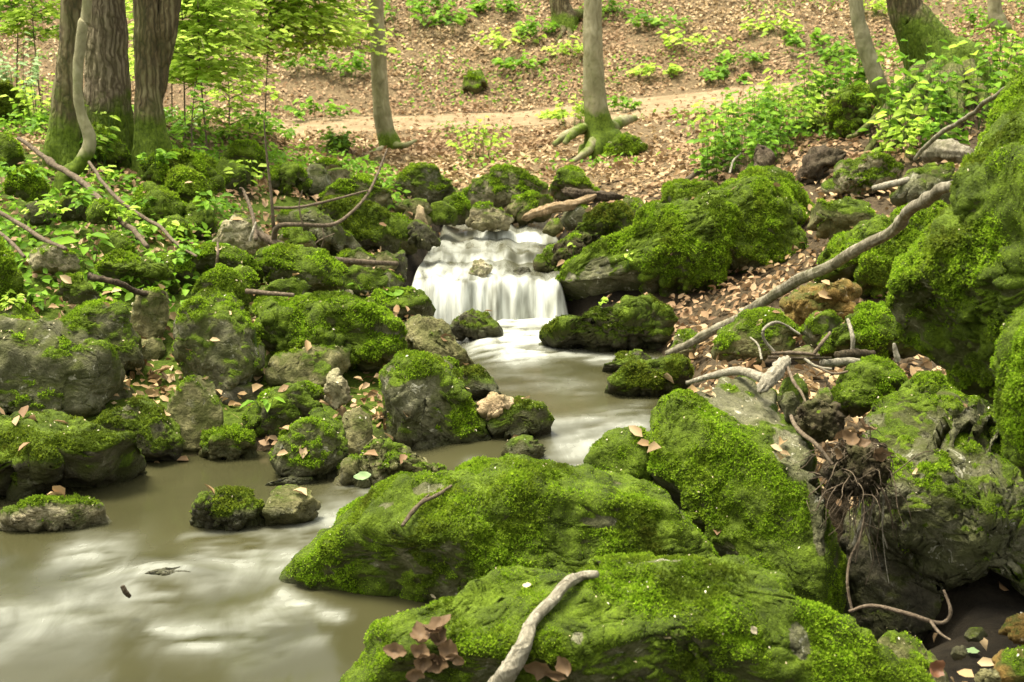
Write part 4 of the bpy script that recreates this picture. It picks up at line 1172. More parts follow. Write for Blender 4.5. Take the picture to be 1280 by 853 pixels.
# ---------------------------------------------------------------- fallen branches, twigs, logs
def branch(name, label, cat, pts, mat, group=None, sides=10, rough=.18, n=None, twigs=(), knots=0, moss=None):
    q = []
    if pts[0][2] is None:          # lies on what is under it: follow that surface closely
        dn = spline(np.array([(x, y, w) for x, y, Y, w in pts], float), 2 * len(pts)); pts = [(a_, b_, None, c_) for a_, b_, c_ in dn]
    for x, y, Y, w in pts:
        q.append((*P(x, y, Yof(x, y, max(.02, w * .0014)) if Y is None else Y), w))
    q = np.array(q); n = n or max(40, 14 * len(pts))
    c = spline(q[:, :3], n); r = np.interp(np.linspace(0, 1, n), np.linspace(0, 1, len(q)), q[:, 3]) * c[:, 1] / F / 2
    c = c + (np.stack([fbm(c * 6 + 3 * k, 2) for k in range(3)], -1)) * min(r.mean(), .012) * .8
    if knots:
        for kk in RNG.integers(3, n - 3, knots): r[max(0, kk - 1):kk + 2] *= 1.22
    rdg = None
    if sides >= 12:                # weathered wood: lengthwise grain and torn ends
        so = RNG.uniform(0, 50)
        def rdg(th, t_, base):
            gr = fbm(np.stack([np.cos(th) * 3.2 + 0 * t_, np.sin(th) * 3.2 + 0 * t_, t_ * 3 + 0 * th + so], -1).reshape(-1, 3), 3).reshape(base.shape[:2])
            en = fbm(np.stack([np.cos(th) * 2 + 0 * t_, np.sin(th) * 2 + 0 * t_, 0 * t_ + 0 * th + so], -1).reshape(-1, 3), 2).reshape(base.shape[:2])
            return 1 + rough * .9 * gr - (rough > .2) * (sstep(.12 + .1 * en, 0, t_) + sstep(.86 + .1 * en, 1, t_)) * .75
    if sides >= 12: sides = 30
    V, Fs = tube_geo(c, r, sides, rough, RNG.uniform(0, 20), rdg)
    o = link(name, make_mesh(name, V, Fs, mat, attrs={'moss': moss(V) if moss else np.zeros(len(V))}, origin=c[0]), loc=c[0])
    tag(o, label, cat, group)
    for tw in twigs:
        tq = np.array([P(x, y, Yof(x, y) if Y is None else Y) for x, y, Y, w in tw]); tr = np.array([w for *_, w in tw]) * tq[:, 1] / F / 2
        m = 10 * len(tw); tc = spline(tq, m)
        V, Fs = tube_geo(tc, np.interp(np.linspace(0, 1, m), np.linspace(0, 1, len(tr)), tr), 6, .15, 2)
        link('twig', make_mesh('twig', V, Fs, mat, attrs={'moss': np.zeros(len(V))}, origin=c[0]), parent=o)
    return o

branch('fallen_branch', 'long grey branch leaning from the pool up to the overhanging boulder', 'branch',
       [(832, 442, 5.45, 8), (880, 420, 5.35, 11), (930, 392, 5.2, 13), (985, 358, 5.0, 14), (1040, 330, 4.8, 14), (1090, 304, 4.6, 14), (1118, 285, 4.5, 14), (1140, 262, 4.35, 14), (1162, 246, 4.15, 14), (1200, 228, 3.95, 14)], M_BRANCH, None, 16, .14, 120, knots=3)
branch('fallen_branch', 'thin bowed branch propped against the overhanging boulder below the shrubs', 'branch',
       [(1143, 201, 6.6, 5), (1165, 176, 6.5, 6), (1190, 158, 6.4, 6), (1225, 135, 6.1, 6), (1262, 106, 5.8, 6)], M_BRANCH, None, 8, .15)
branch('fallen_branch', 'twiggy dead branch arching over the mossy rocks toward the cascade', 'branch',
       [(318, 288, 6.0, 7), (338, 300, 5.95, 11), (370, 314, 5.9, 9), (420, 325, 5.9, 8), (460, 329, 6.0, 7), (497, 330, 6.1, 6)], M_TWIG, None, 10, .2, 70,
       [[(342, 300, 5.95, 8), (348, 283, 5.9, 7), (375, 281, 5.9, 6), (415, 281, 6.0, 5), (440, 265, 6.1, 4), (460, 242, 6.2, 4), (473, 215, 6.3, 3), (484, 186, 6.4, 2)],
        [(343, 297, 5.95, 6), (341, 270, 5.9, 5), (338, 235, 5.9, 4), (333, 190, 5.9, 3), (330, 150, 5.9, 2)],
        [(340, 260, 5.9, 4), (375, 259, 6.0, 4), (420, 249, 6.1, 3.5), (460, 238, 6.2, 2)], [(378, 281, 5.9, 3), (374, 258, 5.9, 2), (378, 238, 5.9, 1.5)],
        [(400, 318, 5.9, 3), (405, 300, 5.8, 2), (403, 285, 5.8, 1.5)], [(408, 322, 5.9, 3), (395, 305, 5.8, 2), (418, 292, 5.8, 1.5)], [(320, 300, 5.9, 6), (316, 270, 6.0, 5), (305, 240, 6.1, 4), (300, 235, 6.1, 3)]])
branch('fallen_branch', 'long straight stick slanting down the left bank past the crooked stem', 'branch',
       [(22, 172, 6.5, 5), (60, 199, 6.35, 7), (90, 220, 6.2, 8), (125, 250, 6.0, 8), (160, 285, 5.75, 7), (186, 306, 5.6, 6)], M_TWIG, None, 8, .12, knots=3)
branch('fallen_branch', 'second thinner stick beside the long slanting stick on the bank', 'branch',
       [(112, 202, 6.4, 4), (135, 238, 6.1, 5), (165, 262, 5.95, 5), (200, 285, 5.8, 5), (225, 308, 5.65, 4), (245, 322, 5.5, 3)], M_TWIG, None, 8, .12)
branch('fallen_branch', 'stick lying across the dead leaves near the left frame edge', 'branch',
       [(-5, 262, 5.7, 5), (30, 284, 5.6, 6), (55, 298, 5.5, 6), (82, 312, 5.35, 5)], M_TWIG, None, 8, .12)
branch('fallen_branch', 'short stick behind the mossy rock cut by the frame edge', 'branch', [(-8, 286, 5.4, 5), (15, 305, 5.3, 5), (32, 322, 5.2, 4)], M_TWIG, None, 8)
branch('stick', 'dark stick lying between the leaf pocket and the long low rock', 'branch', [(110, 345, 5.0, 9), (140, 352, 5.0, 8), (170, 364, 5.05, 7), (205, 366, 5.1, 6)], M_ROTTEN, None, 8, .3)
branch('stick', 'short reddish stick wedged behind the big thick moss boulder', 'branch', [(308, 366, 5.15, 7), (335, 368, 5.12, 6), (366, 370, 5.1, 5)], M_TWIG, None, 8)
branch('stick', 'thin upright stick standing in front of the rounded moss shoulder', 'branch', [(270, 336, 5.35, 4), (273, 318, 5.35, 4), (272, 304, 5.4, 3)], M_TWIG, None, 6)
branch('stick', 'pale splinter leaning on the pale peaked rock', 'branch', [(312, 302, 5.85, 4), (316, 290, 5.85, 3.5), (320, 279, 5.9, 2)], M_PALEWOOD, None, 6)
branch('stick', 'curved stick lying on the far leaves behind the great sloping boulder', 'branch', [(858, 224, 8.0, 6), (885, 210, 8.1, 6), (905, 202, 8.3, 5)], M_TWIG, None, 8)
branch('stick', 'thin straw coloured stick leaning in the leaves near the broken stump', 'branch', [(912, 216, 7.9, 3), (918, 200, 8.0, 3), (926, 192, 8.1, 2)], M_PALEWOOD, None, 6)
branch('stick', 'long twig resting on the leaves below the path', 'branch', [(790, 228, 8.6, 4), (820, 215, 8.7, 4), (850, 207, 8.8, 3)], M_TWIG, None, 6)
branch('stick', 'little peg of wood sticking out of the front pool', 'branch', [(162, 746, 2.98, 6), (157, 741, 2.97, 7), (152, 733, 2.97, 6)], M_ROTTEN, None, 8)
branch('stick', 'crooked twig lying on the shoulder of the broad mossy boulder', 'branch', [(501, 658, None, 5), (515, 640, None, 6), (530, 626, None, 6), (548, 618, None, 5), (566, 606, None, 4)], M_TWIG, None, 8, .2,
       twigs=[[(527, 627, None, 4), (537, 618, None, 2.5)]])
branch('bleached_root', 'bleached root snaking over the crest of the nearest boulder', 'root',
       [(618, 870, None, 30), (638, 838, None, 27), (660, 800, None, 20), (668, 775, None, 17), (690, 745, None, 15), (712, 726, None, 16), (745, 716, None, 9)], M_PALEWOOD, None, 14, .14, 90)
branch('rotten_log', 'split rotten log jammed across the stream head', 'log', [(652, 274, 7.45, 10), (680, 264, 7.4, 13), (710, 256, 7.4, 12), (745, 245, 7.5, 10)], M_SPLIT, None, 12, .3)
branch('rotten_log', 'dark crumbling log lying on top of the split log', 'log', [(702, 238, 7.7, 8), (725, 242, 7.6, 12), (750, 246, 7.55, 13), (780, 246, 7.6, 8)], M_ROTTEN, None, 12, .4)
branch('rotten_log', 'short barky log end lying among leaves above the flat rock', 'log', [(1150, 196, 7.0, 18), (1170, 190, 6.95, 24), (1195, 192, 6.8, 26), (1218, 196, 6.7, 22)], M_BRANCH, None, 16, .25)
branch('stick', 'pale snapped stick in the leaves in front of the pitted rock', 'branch', [(1092, 236, 6.4, 8), (1112, 230, 6.4, 9), (1134, 224, 6.4, 8)], M_PALEWOOD, None, 8)
branch('broken_stump', 'narrow broken stump standing in the leaves above the great sloping boulder', 'stump', [(956, 222, 7.8, 26), (955, 205, 7.8, 25), (951, 190, 7.85, 19), (948, 181, 7.85, 8)], M_ROTTEN, None, 14, .35)
branch('rotten_log', 'ragged fibrous log beside the pitted pale rock', 'log', [(1000, 232, 7.4, 18), (1012, 216, 7.4, 27), (1030, 203, 7.4, 28), (1054, 192, 7.4, 20)], M_ROTTEN, None, 16, .55)
branch('driftwood', 'forked pale driftwood at the top corner of the slanted slab', 'driftwood',
       [(950, 488, 3.55, 17), (962, 475, 3.6, 18), (976, 458, 3.7, 17), (984, 448, 3.8, 13)], M_PALEWOOD, None, 14, .3, 40,
       twigs=[[(955, 474, 3.6, 15), (925, 464, 3.7, 12), (890, 470, 3.75, 9), (858, 479, 3.75, 6)]])
DB = 'twigs heaped behind the slanted slab'
branch('twig', 'pale looping vine above the twig heap', 'twig', [(968, 440, 3.9, 4), (956, 425, 3.9, 4), (955, 412, 3.9, 4), (966, 404, 3.95, 4), (982, 407, 4.0, 3), (1000, 418, 4.0, 3)], M_PALEWOOD, DB, 8, .1, 50)
for lb, pp, mt in [('bare pale stick standing upright in the twig heap', [(1066, 440, 3.95, 5), (1066, 420, 3.95, 6), (1060, 400, 4.0, 5)], M_PALEWOOD),
        ('dark horizontal stick on top of the twig heap', [(960, 447, 3.85, 4), (1000, 448, 3.85, 4), (1040, 447, 3.85, 3)], M_ROTTEN),
        ('brown leaning twig at the middle of the twig heap', [(1018, 442, 3.85, 5), (1028, 428, 3.85, 5), (1038, 415, 3.9, 4)], M_TWIG),
        ('white curved twig hanging from the twig heap', [(1005, 449, 3.8, 4), (1020, 458, 3.78, 4), (1040, 461, 3.78, 3)], M_PALEWOOD),
        ('thin kinked twig rising from the water side of the heap', [(952, 450, 3.9, 3), (948, 432, 3.95, 3), (938, 422, 4.0, 2)], M_PALEWOOD),
        ('twig dangling from the heap to the peaty lump', [(980, 450, 3.75, 4), (990, 475, 3.6, 5), (1000, 490, 3.55, 4), (1006, 503, 3.5, 3)], M_TWIG),
        ('thick dark stick at the far end of the twig heap', [(1048, 443, 3.9, 11), (1072, 441, 3.95, 12), (1092, 440, 4.0, 9)], M_ROTTEN),
        ('pale thick stick under the thick dark stick', [(1030, 452, 3.85, 10), (1055, 452, 3.9, 11), (1075, 452, 3.9, 8)], M_PALEWOOD),
        ('short grey snag pointing up beneath the overhang', [(1122, 452, 3.7, 8), (1119, 440, 3.7, 7), (1117, 429, 3.7, 4)], M_PALEWOOD),
        ('thin brown twig bridging the heap and the pointed rock', [(1010, 453, 3.8, 3), (1040, 466, 3.75, 3), (1060, 464, 3.75, 3)], M_TWIG),
        ('reddish twig lying flat along the heap', [(965, 442, 3.88, 4), (990, 441, 3.88, 5), (1025, 444, 3.88, 4)], M_TWIG),
        ('stub of brown wood upright in the black gap', [(1035, 490, 3.7, 5), (1034, 480, 3.7, 5), (1030, 470, 3.7, 3)], M_TWIG)]:
    branch('twig', lb, 'twig', pp, mt, DB, 8, .2)
branch('twig', 'dark bent twig hugging the bare edge of the slanted slab', 'twig', [(990, 520, 3.3, 5), (998, 537, 3.2, 6), (1018, 556, 3.12, 6), (1040, 583, 3.08, 4)], M_TWIG, None, 8, .15)
branch('twig', 'forked twig lying over the dark hollow', 'twig', [(1062, 765, 2.95, 4), (1090, 758, 2.95, 5), (1130, 766, 2.92, 6), (1165, 778, 2.9, 6), (1180, 778, 2.9, 5), (1188, 765, 2.9, 5), (1180, 738, 2.92, 3)], M_TWIG, None, 8, .15, 60,
       twigs=[[(1163, 777, 2.9, 5), (1175, 792, 2.85, 4), (1188, 800, 2.8, 3)]])
branch('twig', 'bare stick leaning in the black gap under the earth clod', 'twig', [(1066, 682, 3.2, 5), (1074, 660, 3.2, 6), (1084, 634, 3.2, 5)], M_PALEWOOD, None, 8)
branch('root', 'long brown root hanging down the black gap', 'root', [(1064, 765, 3.1, 4), (1058, 730, 3.12, 4), (1062, 700, 3.15, 4), (1074, 675, 3.15, 4), (1082, 640, 3.2, 4)], M_TWIG, None, 8)
for k in range(9):
    x = 1072 + k * 4.3 + random.uniform(-2, 2); y0 = random.uniform(605, 625); L = random.uniform(50, 120)
    branch('hanging_root', 'hair thin root dangling below the earth clod', 'root', [(x, y0, 3.2, 1.8), (x + random.uniform(-6, 6), y0 + L * .35, 3.16, 1.6), (x + random.uniform(-9, 9), y0 + L * .7, 3.18, 1.4), (x + random.uniform(-8, 8), y0 + L, 3.17, 1)],
           M_PALEWOOD if k % 3 else M_TWIG, 'fine roots below the earth clod', 5, .1)

for nm, lb, pts, Y, moss, col, o in RK:
    if o.get('bd') and nm == 'clod' and 'ragged' in lb:
        V, nr, m, bb, qx, qy, ob, _l = [s for s in SURF if s[7] == lb][0]
        kk = RNG.choice(len(V), 170); Vs, F4, F3, off = [], [], [], 0
        for j in kk:
            L = RNG.uniform(.015, .06); d = nr[j] + RNG.normal(size=3) * .8 + np.array([0, 0, -.6])
            c = spline([V[j] - nr[j] * .01, V[j] + d * L * .4, V[j] + d * L * .7 + RNG.normal(size=3) * .012 + [0, 0, -.01], V[j] + d * L + RNG.normal(size=3) * .015 + [0, 0, -.03]], 8)
            v_, (f4, f3) = tube_geo(c, np.linspace(.0018, .0006, 8), 4, 0); Vs.append(v_); F4.append(f4 + off); F3.append(f3 + off); off += len(v_)
        Vv = np.vstack(Vs)
        rt = link('rootlets', make_mesh('rootlets', Vv, [np.vstack(F4), np.vstack(F3)], M_TWIG, attrs={'moss': np.zeros(len(Vv))}, origin=np.array(ob.location)), parent=ob)
        rt['kind'] = 'stuff'

# ---------------------------------------------------------------- green plants
def leaves_mesh(name, parent, pos, d, nrm, L, W, mat, droop=.18, fold=.22):
    V, Fq = leaf_geo(np.array(pos), np.array(d), np.array(nrm), np.array(L), np.array(W), droop, fold)
    return link(name, make_mesh(name, V, Fq, mat, smooth=False, origin=np.array(parent.location)), parent=parent)

def stems_mesh(parent, tubes, mat):
    Vs, F4, F3, o = [], [], [], 0
    for pts, r in tubes:
        V, (q, t) = tube_geo(pts, r, 5, .05, 0)
        Vs.append(V); F4.append(q + o); F3.append(t + o); o += len(V)
    V = np.vstack(Vs)
    return link('stem', make_mesh('stem', V, [np.vstack(F4), np.vstack(F3)], mat, attrs={'moss': np.zeros(len(V))}, origin=np.array(parent.location)), parent=parent)

def plant(name, label, px, py, hpx, wpx, nst, nl, lpx, mat, group=None, wr=.55, Y=None, cat='plant', up=.25, lean=0.0):
    B = P(px, py, Y) if Y else hit(px, py)[0]
    k = B[1] / F; h = hpx * k; w_ = wpx * k / 2; l = lpx * k
    t = tag(empty(name, B), label, cat, group)
    tubes, pos, dd, nn, LL = [], [], [], [], []
    for s in range(nst):
        a = RNG.uniform(0, 2 * np.pi); r = math.sqrt(RNG.uniform(.03, 1))
        b0 = B + np.array([math.cos(a), math.sin(a) * .8, 0]) * r * w_ * .55
        if cat == 'plant' and nst > 8: b0[2] = min(b0[2], G(b0[0], b0[1])[0] + .01) if b0[1] > 7 else b0[2]
        top = B + np.array([math.cos(a) * r * w_ + lean * h, math.sin(a) * r * w_ * .8, h * (1.05 - .55 * r * r) * RNG.uniform(.7, 1.1)])
        mid = b0 + (top - b0) * .5 + np.array([0, 0, h * .10])
        c = spline([b0 - np.array([0, 0, .02]), mid, top], 9)
        tubes.append((c, np.linspace(.004 * h + .0012, .0008, 9)))
        for j in range(nl):
            f = 1 - (j / max(1, nl)) * .78; p = c[int(f * 8)]
            fw = c[-1] - c[0]; a2 = math.atan2(fw[1], fw[0]) + (RNG.choice([-1, 1]) * RNG.uniform(.5, 1.6) if j else RNG.uniform(-.4, .4))
            dv = np.array([math.cos(a2), math.sin(a2), RNG.uniform(-.35, up)])
            pos.append(p); dd.append(dv); nn.append(np.array([RNG.normal() * .3, RNG.normal() * .3 - .25, 1.0])); LL.append(l * RNG.uniform(.6, 1.25))
    LL = np.array(LL)
    leaves_mesh('foliage', t, pos, dd, nn, LL, LL * wr, mat)
    stems_mesh(t, tubes, M_STEM)
    return t

def sapling(name, label, px, py, hpx, brpx, nb, lpx, mat, Y=None, lo=.25, group=None, arc=(0, 2 * math.pi), lean=0, leafn=13):
    B = P(px, py, Y) if Y else hit(px, py)[0]
    k = B[1] / F; h = hpx * k; br = brpx * k; l = lpx * k
    t = tag(empty(name, B), label, 'sapling', group)
    st = spline([B - np.array([0, 0, .03]), B + np.array([RNG.normal() * .03 + lean * h * .3, RNG.normal() * .05, h * .5]), B + np.array([lean * h, RNG.normal() * .05, h])], 30)
    tubes = [(st, np.linspace(.006, .002, 30))]; pos, dd, nn, LL = [], [], [], []
    for b in range(nb):
        f = lo + (1 - lo) * (b + RNG.uniform(0, 1)) / nb; p = st[int(f * 29)]
        a = RNG.uniform(*arc); L = br * RNG.uniform(.5, 1.1) * (1.1 - .45 * f)
        d = np.array([math.cos(a), math.sin(a), .12])
        c = spline([p, p + d * L * .5 + [0, 0, .10 * L], p + d * L + np.array([RNG.normal() * .08 * L, RNG.normal() * .08 * L, -.12 * L])], 12)
        tubes.append((c, np.linspace(.0035, .001, 12)))
        side = np.array([-math.sin(a), math.cos(a), 0])
        for j in range(leafn):
            u_ = .15 + .85 * (j + .5) / leafn; q = c[min(11, int(u_ * 11))] + d * L * RNG.normal() * .03
            sgn = 1 if j % 2 else -1
            # short side shoots widen the spray
            off = side * RNG.normal() * L * .30 * (1 - abs(u_ - .5))
            pos.append(q + off + [0, 0, RNG.normal() * .012]); dd.append(d * .7 + side * sgn * .8 + np.array([0, 0, RNG.uniform(-.3, .1)]))
            nn.append(np.array([RNG.normal() * .28, RNG.normal() * .28 - .2, 1.0])); LL.append(l * RNG.uniform(.6, 1.2))
    LL = np.array(LL)
    leaves_mesh('foliage', t, pos, dd, nn, LL, LL * .6, mat)
    stems_mesh(t, tubes, M_TWIG)
    return t

SG = 'young beeches behind the mossy mounds'
sapling('beech_sapling', 'tall lime green sapling rising behind the wide moss mound', 262, 216, 330, 115, 75, 12, M_LIME, 8.2, .36, SG, leafn=44)
sapling('beech_sapling', 'lime green sapling close beside the dark forked trunk', 232, 195, 300, 100, 65, 12, M_LIME, 8.6, .3, SG, leafn=44)
sapling('beech_sapling', 'wide lime sapling spreading toward the slender beech', 330, 168, 280, 170, 120, 12, M_LIME, 10.4, .34, SG, lean=.1, leafn=46)
sapling('beech_sapling', 'short light green sapling in front of the path end', 285, 190, 110, 70, 18, 10, M_LIME, 8.9, .2, SG, leafn=26)
sapling('beech_sapling', 'yellow green sapling seen between the trunks at the back', 215, 150, 220, 110, 44, 11, M_LIME, 10.8, .2, SG, leafn=40)
sapling('beech_sapling', 'thin stemmed sapling with few leaves over the moss mound', 245, 226, 120, 40, 9, 11, M_GREEN, 7.4, .35, SG, leafn=7)
sapling('beech_sapling', 'dark leaved sapling in the shade at the top left corner', 20, 130, 260, 140, 46, 12, M_GREEN, 10.2, .3, SG, leafn=36)
sapling('beech_sapling', 'bright sprig topped sapling left of the trunk cluster', 52, 140, 200, 75, 24, 11, M_LIME, 9.4, .45, SG, leafn=30)
plant('shrub', 'pale whitish green shrub beside the trunks at the left edge', 22, 135, 85, 95, 22, 7, 11, M_PALE, None, .5, 8.9, 'shrub')
plant('shrub', 'pale whitish low shrub behind the dark forked trunk', 225, 172, 45, 70, 18, 6, 10, M_PALE, None, .5, 9.2, 'shrub')
plant('shrub', 'yellow green shrub between the pale shrub and the trunks', 48, 150, 60, 70, 16, 6, 11, M_LIME, None, .5, 8.4, 'shrub')
# leafy bough of the slender beech
pos, dd, nn, LL = [], [], [], []
kT = T2Y / F
for s in range(620):
    x = RNG.uniform(320, 462); y = -6 + 17 * RNG.integers(0, 4) + (460 - x) * .22 + RNG.normal() * 5
    pos.append(P(x, y, T2Y - .1 - (460 - x) * .006 + RNG.normal() * .15)); dd.append(RNG.normal(size=3) * [1, 1, .25]); nn.append(np.array([RNG.normal() * .3, -.2, 1])); LL.append(8 * kT * RNG.uniform(.6, 1.2))
leaves_mesh('foliage', t2, pos, dd, nn, LL, np.array(LL) * .6, M_LIME)

HG = 'green seedlings on the leafy hillside'
HILL = [(636, 66, 30, 66, 'broad low seedling patch beside the lone mossy stone'), (598, 200, 42, 52, 'bright maple seedling growing below the path between two trees'), (556, 40, 34, 60, 'seedling high on the slope above the lone stone'),
        (505, 40, 45, 85, 'leafy seedling clump right behind the slender beech'), (540, 22, 30, 60, 'green seedling near the top edge above the slope'), (672, 50, 26, 48, 'seedling next to the sprawling hillside roots'),
        (706, 74, 26, 36, 'seedling just below the sprawling hillside roots'), (648, 92, 22, 55, 'flat seedling downhill of the broad low patch'), (435, 100, 30, 42, 'small seedling left of the slender beech stem'),
        (398, 152, 26, 60, 'seedling tuft above the low mossy stone by the path'), (345, 178, 30, 70, 'wide seedling tuft at the near end of the path'), (312, 170, 34, 60, 'leafy tuft behind the sunlit moss topped rock'),
        (418, 178, 18, 36, 'sprouting leaves on the low mossy stone'), (716, 160, 36, 58, 'dense green tuft among the root feet of the straight beech'), (775, 142, 22, 36, 'small tuft to the side of the straight beech'),
        (1002, 64, 26, 52, 'seedling on the slope behind the thin leaning trunk'), (862, 62, 22, 70, 'sparse seedling on the sunny slope'), (826, 40, 24, 60, 'sparse seedling higher up the sunny slope'),
        (962, 46, 26, 50, 'seedling high on the sunny slope'), (1052, 84, 34, 46, 'seedling at the side of the thin leaning trunk'), (1085, 22, 24, 40, 'seedling between the two leaning trunks'),
        (1222, 36, 24, 40, 'seedling next to the smooth grey young trunk'), (822, 96, 14, 45, 'tiny seedlings near the sandy path'), (905, 105, 20, 46, 'seedling at the end of the sandy path'),
        (690, 150, 12, 26, 'tiny plant at the path edge'), (386, 96, 34, 50, 'dim seedling on the shaded slope'), (452, 58, 24, 44, 'green sprig behind the bough of the slender beech'), (618, 20, 22, 50, 'pale seedling up the slope by the top edge'),
        (760, 24, 26, 40, 'sprig growing behind the straight beech'), (930, 82, 18, 50, 'low seedling in the sunlit leaves')]
for x, y, h, w_, lb in HILL:
    plant('seedling', lb, x, y, h * 1.15, w_ * 1.35, 16, 5, 10 if w_ > 40 else 8, M_GREEN if (x + y) % 3 else M_LIME, HG, .7)
BG_ = 'leafy plants on the bank above the great sloping boulder'
for i, (x, y, h, w_, lb) in enumerate([(900, 156, 30, 50, 'front plant at the sandy end of the shrub bank'), (925, 172, 34, 52, 'plant above the small mossy stone behind the stump'), (946, 156, 36, 55, 'plant in the thick of the shrub bank'),
        (962, 176, 34, 50, 'plant hanging over leaves behind the broken stump'), (984, 152, 40, 56, 'plant covering the shadowed mossy block'), (1004, 142, 40, 55, 'plant at the shoulder of the hanging earth block'), (1024, 126, 44, 55, 'plant on top of the hanging earth block'),
        (1046, 112, 42, 52, 'plant at the foot of the thin leaning trunk'), (930, 138, 28, 50, 'low plant on the upper edge of the shrub bank'), (905, 180, 24, 44, 'lowest plant of the shrub bank'), (975, 130, 34, 55, 'plant crowning the middle of the shrub bank'),
        (1010, 112, 34, 55, 'plant at the back of the shrub bank'), (888, 192, 18, 34, 'small plant next to the little mossy stone'), (950, 190, 24, 30, 'grassy tuft beside the broken stump'), (1070, 100, 34, 40, 'plant between the two leaning trunks low down')]):
    plant('leafy_plant', lb, x, y, h * 1.25, w_ * 1.3, 15, 6, 11, M_GREEN if i % 5 else M_LIME, BG_, .7, Y=9.0 - (y - 110) * .012)
for i, (x, y, h, w_, lb) in enumerate([(1132, 150, 44, 70, 'maple shoot spreading over the root tangle'), (1165, 140, 60, 70, 'tall maple shoot against the dark root cave'), (1108, 128, 50, 60, 'maple shoot rising by the thin leaning trunk'), (1205, 124, 50, 75, 'maple shoot over the mossy root'),
        (1236, 96, 50, 70, 'maple shoot behind the top of the overhanging boulder'), (1178, 182, 40, 60, 'maple shoot hanging at the bottom of the roots'), (1252, 78, 60, 60, 'maple shoot highest by the frame edge'), (1150, 108, 50, 60, 'maple shoot clinging to the heavy trunk'),
        (1122, 178, 34, 55, 'maple shoot in front of the pitted rock'), (1262, 100, 46, 50, 'maple shoot touching the overhanging boulder')]):
    plant('maple_shoot', lb, x, y, h * 1.15, w_ * 1.2, 11, 6, 14, M_GREEN if i % 4 else M_LIME, 'maple shoots around the exposed roots', .72, Y=7.4 + (180 - y) * .008)
LB = 'small herbs on the left bank'
for i, (x, y, h, w_, lb) in enumerate([(62, 184, 30, 46, 'herb between the flared trunk and the long stick'), (30, 168, 34, 44, 'herb on the moss mound at the left edge'), (28, 226, 26, 50, 'herb above the curved moss covered rock'), (118, 232, 28, 48, 'herb under the thin crooked stem'),
        (150, 212, 24, 46, 'herb in front of the thick furrowed trunk'), (98, 258, 26, 50, 'herb on the dark bank below the crooked stem'), (140, 284, 26, 46, 'herb beside the bright moss knob'), (170, 262, 20, 40, 'yellowish herb by the thinner stick'),
        (176, 300, 24, 44, 'herb at the lower end of the long straight stick'), (205, 300, 24, 46, 'herb in front of the lowest moss cushion'), (150, 240, 22, 40, 'pale herb in the leaves beside the mounds'), (215, 330, 22, 40, 'herb leaning over the low moss stone'),
        (60, 268, 22, 36, 'herb near the small dark stone'), (28, 302, 26, 44, 'herb by the mossy rock cut by the frame edge'), (45, 380, 18, 34, 'sprig among leaves above the bare boulders'), (12, 385, 30, 30, 'upright sprig at the left edge'),
        (140, 364, 18, 34, 'two leaved sprig below the long low rock'), (168, 358, 18, 36, 'round leaved sprig on the long low rock'), (120, 160, 34, 40, 'leaf sprig growing on the flared trunk'), (190, 205, 22, 44, 'herb at the foot of the dark forked trunk'),
        (262, 262, 26, 40, 'sprig over the wide moss mound'), (310, 226, 24, 36, 'sprig before the low green rock'), (232, 318, 18, 40, 'sprig on the rounded moss shoulder'), (110, 195, 40, 50, 'leafy herb behind the crooked stem')]):
    plant('herb', lb, x, y, h, w_ * 1.3, 9, 4, 13, M_GREEN if i % 3 else M_LIME, LB, .5)
plant('broad_leaved_plant', 'broad leaved plant with long arching leaves on the left bank', 110, 332, 46, 62, 7, 1, 36, M_GREEN, None, .36, up=.1)
plant('broad_leaved_plant', 'lone broad leaves rising beside the steep grey boulder', 326, 432, 34, 16, 3, 1, 22, M_GREEN, None, .4, up=.7)
plant('limp_plant', 'limp pulled green plant lying on the flat topped mossy rock', 330, 510, 16, 34, 6, 1, 20, M_GREEN, None, .42, up=-.1)
for x, y, lb in [(715, 318, 'tiny bright seedling on the muddy rock bank'), (746, 382, 'tiny seedling on the flank of the great sloping boulder'), (782, 326, 'two leaf seedling in the moss of the great sloping boulder')]:
    plant('seedling', lb, x, y, 14, 14, 3, 2, 9, M_LIME, None, .75)
def one_leaf(name, label, px, py, lpx, mat, wr=.6, ang=0., group=None, lift=.006, droop=.1, fold=.15, cat='leaf'):
    p, n_ = hit(px, py); k = p[1] / F
    d = np.array([math.cos(ang), math.sin(ang), 0]); d = d - n_ * (d @ n_)
    c = p + n_ * lift
    # a leaf blade as a small curled grid
    m = 9; L = lpx * k; tt = np.linspace(0, 1, m); ww = np.sin(np.pi * np.clip(tt, .03, .97)) ** .75 * wr * L / 2
    s_ = np.cross(n_, d); s_ /= np.linalg.norm(s_); vs = np.linspace(-1, 1, 5)
    curl = RNG.uniform(.3, 1) * droop
    V = np.array([c + d * (t - .5) * L + s_ * v * w0 * (1 + .1 * math.sin(t * 17 + v)) + n_ * (fold * abs(v) * w0 + .04 * L * math.sin(t * 9 + v * 3) * RNG.uniform(.3, 1) + curl * L * (2 * t - 1) ** 2) for t, w0 in zip(tt, ww) for v in vs])
    if fold > .3: V = V + n_ * (.10 * L * fbm(V / L * 4.5 + RNG.uniform(0, 50), 2))[:, None] + d * (.05 * L * fbm(V / L * 6 + RNG.uniform(0, 50), 2))[:, None] + s_ * (.07 * L * fbm(V / L * 6 + RNG.uniform(0, 50), 2))[:, None]
    Fq = np.array([[i * 5 + j, i * 5 + j + 1, i * 5 + j + 6, i * 5 + j + 5] for i in range(m - 1) for j in range(4)])
    o = link(name, make_mesh(name, V, Fq, mat, origin=c), loc=c)
    return tag(o, label, cat, group)
one_leaf('fresh_leaf', 'fresh green leaf lying on the mossy rock near the waterfall', 490, 366, 22, M_GREEN, .65, .1)
one_leaf('fresh_leaf', 'second fresh leaf overlapping the one by the waterfall', 501, 364, 16, M_GREEN, .6, .5)
